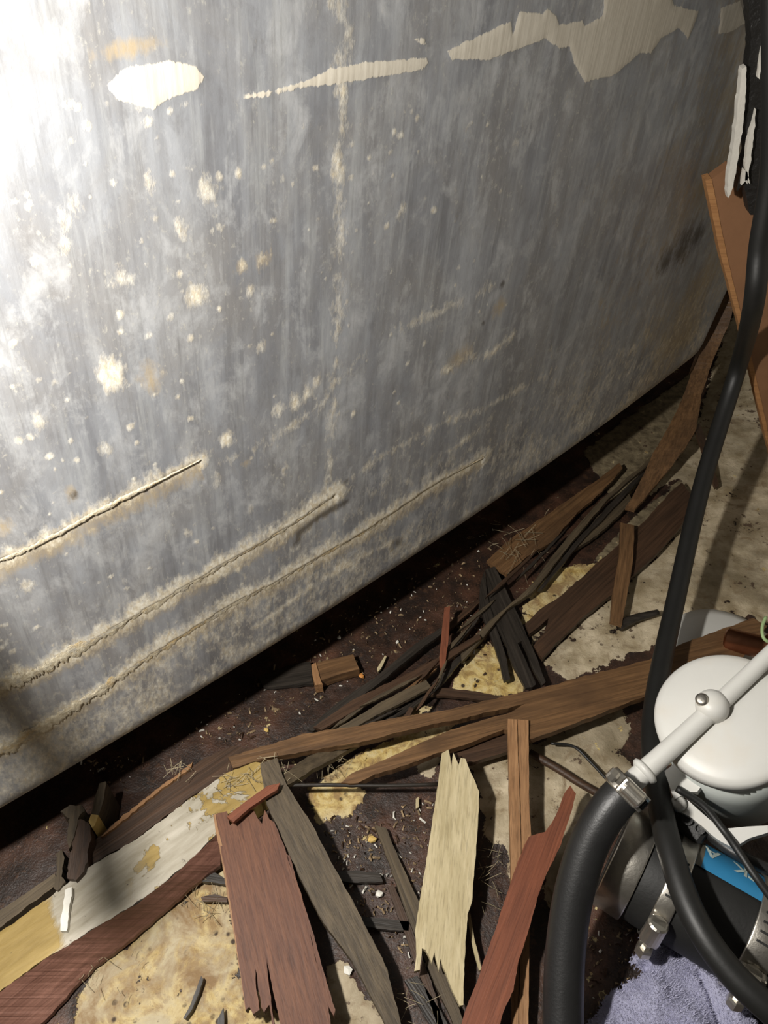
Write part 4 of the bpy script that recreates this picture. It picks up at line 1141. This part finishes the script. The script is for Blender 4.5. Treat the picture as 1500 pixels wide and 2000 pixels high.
def patch(name, s0, s1, a0, a1, r, mat, parent, skew=0.0, n=24):
    vs, fs = [], []
    for i in range(n + 1):
        for j in range(9):
            s_ = s0 + (s1 - s0) * i / n
            a_ = a0 + (a1 - a0) * j / 8
            for rr_ in (r, r - .0006):
                vs.append(BF @ Vector((rr_ * math.cos(a_), rr_ * math.sin(a_), s_)))
    I = lambda i, j, k: (i * 9 + j) * 2 + k
    for i in range(n):
        for j in range(8):
            fs.append((I(i, j, 0), I(i + 1, j, 0), I(i + 1, j + 1, 0), I(i, j + 1, 0)))
    return mesh_obj(name, vs, fs, mat, parent, True)
lab1 = on_hose(1372, 1695); lab2 = on_hose(1395, 1652); lab3 = on_hose(1500, 1735)
LA = sorted([on_hose(1420, 1724)[1], on_hose(1436, 1666)[1]])
print('label', lab1, lab2, lab3, LA, on_hose(1240, 1590), on_hose(1220, 1700))
patch('label', on_hose(1375, 1672)[0], BLEN, LA[0], LA[1], BR + .0006, M['blue'], bh)
patch('label', .002, on_hose(1318, 1640)[0] - .004, LA[0], LA[1], BR + .0006, M['blue'], bh)
patch('tape', on_hose(1318, 1640)[0] - .004, on_hose(1375, 1672)[0], LA[0] - .35, LA[1], BR + .0007, M['clear'], bh)

def letters(txt, s_first, height, a_mid, parent, name='letter', step=None):
    """letters printed along the hose, reading from the far end back towards the cut end"""
    s_ = s_first
    for ch in txt:
        if ch == ' ':
            s_ -= height * 0.45; continue
        cu = bpy.data.curves.new('glyph', 'FONT')
        cu.body = ch; cu.size = 1.0; cu.extrude = 0.0; cu.offset = 0.02; cu.resolution_u = 3
        tmp = bpy.data.objects.new('glyph', cu); COL.objects.link(tmp)
        dg = bpy.context.evaluated_depsgraph_get()
        me_ = bpy.data.meshes.new_from_object(tmp.evaluated_get(dg))
        bpy.data.objects.remove(tmp)
        bm = bmesh.new(); bm.from_mesh(me_); bpy.data.meshes.remove(me_)
        bmesh.ops.triangulate(bm, faces=bm.faces)
        xs_ = [v.co.x for v in bm.verts]
        x0, x1 = min(xs_), max(xs_)
        k = height / 0.72
        vs = []
        for v in bm.verts:
            z_ = s_ - (v.co.x - x0) * k
            an = a_mid + LSGN * (v.co.y - 0.36) * k / BR
            vs.append(BF @ Vector(((BR + .0011) * math.cos(an), (BR + .0011) * math.sin(an), z_)))
        fs = [[x.index for x in f.verts] for f in bm.faces]
        bm.free()
        mesh_obj(name, vs, fs, M['letter'], parent, False)
        s_ -= (x1 - x0) * k + height * 0.28
# which way round the hose is 'up' for the print: its top points to the near (lower) side of the photograph
LSGN = 1.0 if on_hose(1440, 1735)[1] > on_hose(1462, 1672)[1] else -1.0
LM = (LA[0] + LA[1]) / 2
LH = 0.0090
letters('A', on_hose(1405, 1684)[0], LH, LM, bh)
letters('K', on_hose(1458, 1712)[0], LH, LM, bh)
letters('C', on_hose(1489, 1733)[0], LH, LM, bh)
letters('A', on_hose(1262, 1600)[0], LH, LM, bh)

def hclamp(s_, w, side, lab, hs=1.0):
    c = BF @ Vector((0, 0, s_))
    return clamp('hose_clamp', c, BA, BR + .0009, w, side, lab, hs=hs)
upside = Vector((0, 0, 1))
hclamp(on_hose(1238, 1660)[0], .017, Vector((-0.3, 0.9, -0.4)), 'wide steel band clamp at the cut end of the wide black hose', 1.0)
hclamp(on_hose(1318, 1730)[0], .010, Vector((-0.45, -0.75, 0.30)), 'steel clamp with worm screw, second band along the wide black hose', 1.15)
hclamp(on_hose(1488, 1850)[0], .014, Vector((-0.35, -0.75, 0.40)), 'steel clamp on the wide black hose at the right edge', 1.1)

# cables and fitting near the canister
tag(tube('signal_cable', [at(1322, 1540, .080), at(1372, 1572, .078), at(1412, 1620, .076), at(1438, 1656, .078), at(1470, 1704, .078), at(1500, 1745, .076), at(1580, 1850, .07)], 0.0021, M['cable'], None, 10, 8), 'thin black cable looping in front of the canister foot over the blue label', 'cable')
tag(tube('power_cable', [at(1338, 1575, .052), at(1380, 1624, .058), at(1440, 1668, .064), at(1530, 1712, .064)], 0.0034, M['rubber'], None, 12, 8), 'black cable running below the canister foot to the right edge', 'cable')
bm = bmesh.new()
cp = at(1342, 1600, .058)
rbox(bm, frame(cp, toCam(cp), Vector((0.6, -0.6, 0))), .026, .018, .014, .003)
for k in (-1, 0, 1):
    lathe(bm, frame(cp + toCam(cp) * .006, toCam(cp), Vector((0.6, -0.6, 0))) @ Matrix.Translation((k * .0075, 0, 0)), [(.0032, 0), (.0032, .004), (.002, .004), (.002, .002)], 14)
tag(bm_obj('cable_connector', bm, M['rubber'], None, False), 'small black plug block between the hose and canister foot', 'connector')
cf_ = at(1478, 1262, .03)
bm = bmesh.new()
Cm = frame(cf_, Vector((0.8, -0.5, 0.25)))
lathe(bm, Cm, [(.006, -.022), (.0085, -.020), (.0085, .004), (.011, .005), (.011, .016), (.008, .018), (.008, .05)], 28)
tag(bm_obj('copper_fitting', bm, M['copper'], None, True), 'copper pipe fitting at the right edge above the canister', 'fitting')
tag(tube('green_wire', [at(1496, 1205, .05), at(1489, 1225, .048), at(1493, 1248, .046), at(1520, 1262, .04)], 0.0012, M['green'], None, 8, 6), 'short pale green wire curling at the right edge', 'wire')

# lavender rag
def rag():
    OUT = [(1140,2010),(1150,1984),(1185,1948),(1212,1922),(1240,1906),(1262,1890),(1240,1880),(1236,1868),(1252,1846),(1258,1822),(1276,1816),(1312,1830),(1345,1846),(1372,1858),(1408,1888),(1436,1925),(1470,1975),(1500,2020),(1520,2090),(1100,2090)]
    P = [tuple(at(x, y, 0.012)[:2]) for x, y in OUT]
    x0, x1 = min(p[0] for p in P), max(p[0] for p in P); y0, y1 = min(p[1] for p in P), max(p[1] for p in P)
    st_ = 0.0011
    X, Y = np.meshgrid(np.arange(x0 - .004, x1 + .004, st_), np.arange(y0 - .004, y1 + .004, st_))
    d = seg_dist(X, Y, P, True); ins = inside(X, Y, P)
    e = (fbm(X, Y, 140, 5, 3) - 0.5) * 0.006
    sd = np.where(ins, d, -d) + e
    prof = np.sqrt(np.clip(1 - (1 - np.clip(sd / 0.016, 0, 1)) ** 2, 0, 1))
    fold = 0.010 * fbm(X, Y, 40, 8, 3) + 0.004 * np.sin((X * 120 + Y * 55) + 5 * fbm(X, Y, 25, 2, 2))
    Z = 0.0005 + prof * (0.011 + fold) + 0.0012 * (fbm(X, Y, 420, 15, 2) - 0.5) * prof
    crease = line_mask(X, Y, [tuple(at(x, y, .018)[:2]) for x, y in ((1370,1900),(1392,1935),(1400,1965),(1415,2010))], 0.0014, 0.0016)
    Z -= crease * 0.007 * prof
    q_ = (X - B1.x) * BA.y - (Y - B1.y) * BA.x
    al = (X - B1.x) * BA.x + (Y - B1.y) * BA.y
    under = B1.z - np.sqrt(np.clip((BR + .001) ** 2 - q_ ** 2, 0, 1))
    Z = np.where((np.abs(q_) < BR + .001) & (al > -.006), np.minimum(Z, np.maximum(under - .0004, .0008)), Z)
    keep = sd > 0
    ny2, nx2 = X.shape
    ix = np.arange(nx2 * ny2).reshape(ny2, nx2)
    kq = keep[:-1, :-1] & keep[1:, :-1] & keep[:-1, 1:] & keep[1:, 1:]
    Qr = np.stack([ix[:-1, :-1], ix[:-1, 1:], ix[1:, 1:], ix[1:, :-1]], -1)[kq]
    used, inv = np.unique(Qr, return_inverse=True)
    Vr = np.stack([X, Y, Z], -1).reshape(-1, 3)[used]
    root = thing('terry_rag', at(1320, 1950, 0), 'crumpled lavender terry rag at the bottom right under the wide hose', 'rag')
    o = grid_obj('cloth', Vr, inv.reshape(-1, 4), M['cloth'], None)
    o.parent = root; o.location = -root.location
    rg = np.random.RandomState(4)
    pick = Vr[rg.randint(0, len(Vr), 16000)]
    vs, fs = [], []
    for q in pick:
        a_ = rg.uniform(0, 2 * PI); l_ = rg.uniform(.0010, .0026)
        dx, dy = math.cos(a_) * l_ * .7, math.sin(a_) * l_ * .7
        b = len(vs)
        vs += [(q[0] - dy * .12, q[1] + dx * .12, q[2] - .0002), (q[0] + dy * .12, q[1] - dx * .12, q[2] - .0002), (q[0] + dx, q[1] + dy, q[2] + l_ * .75)]
        fs.append((b, b + 1, b + 2))
    f = mesh_obj('terry_pile', vs, fs, M['fuzz'], root)
    f['kind'] = 'stuff'
rag()

# a black cable hanging left of the frame: it throws the soft dark band over the tank foot and the painted timber
sa = tank_point(*tank_uz(18, 1385)); sb = at(215, 1735, ZS); sc_ = at(270, 1790, .015)
w1 = LIGHT.lerp(sa, 0.42); w2 = LIGHT.lerp(sb, 0.42); w3 = LIGHT.lerp(sc_, 0.42)
top = w1 + (w1 - w2) * 0.6
tag(tube('hanging_cable', [Vector((top.x - .10, top.y + .02, 0.72)), Vector((top.x - .03, top.y + .01, 0.55)), top, w1, w2, w3], 0.0072, M['cable'], None, 14, 8), 'black cable hanging outside the left edge, shading the tank foot', 'cable')
print('cable', w1, w2)
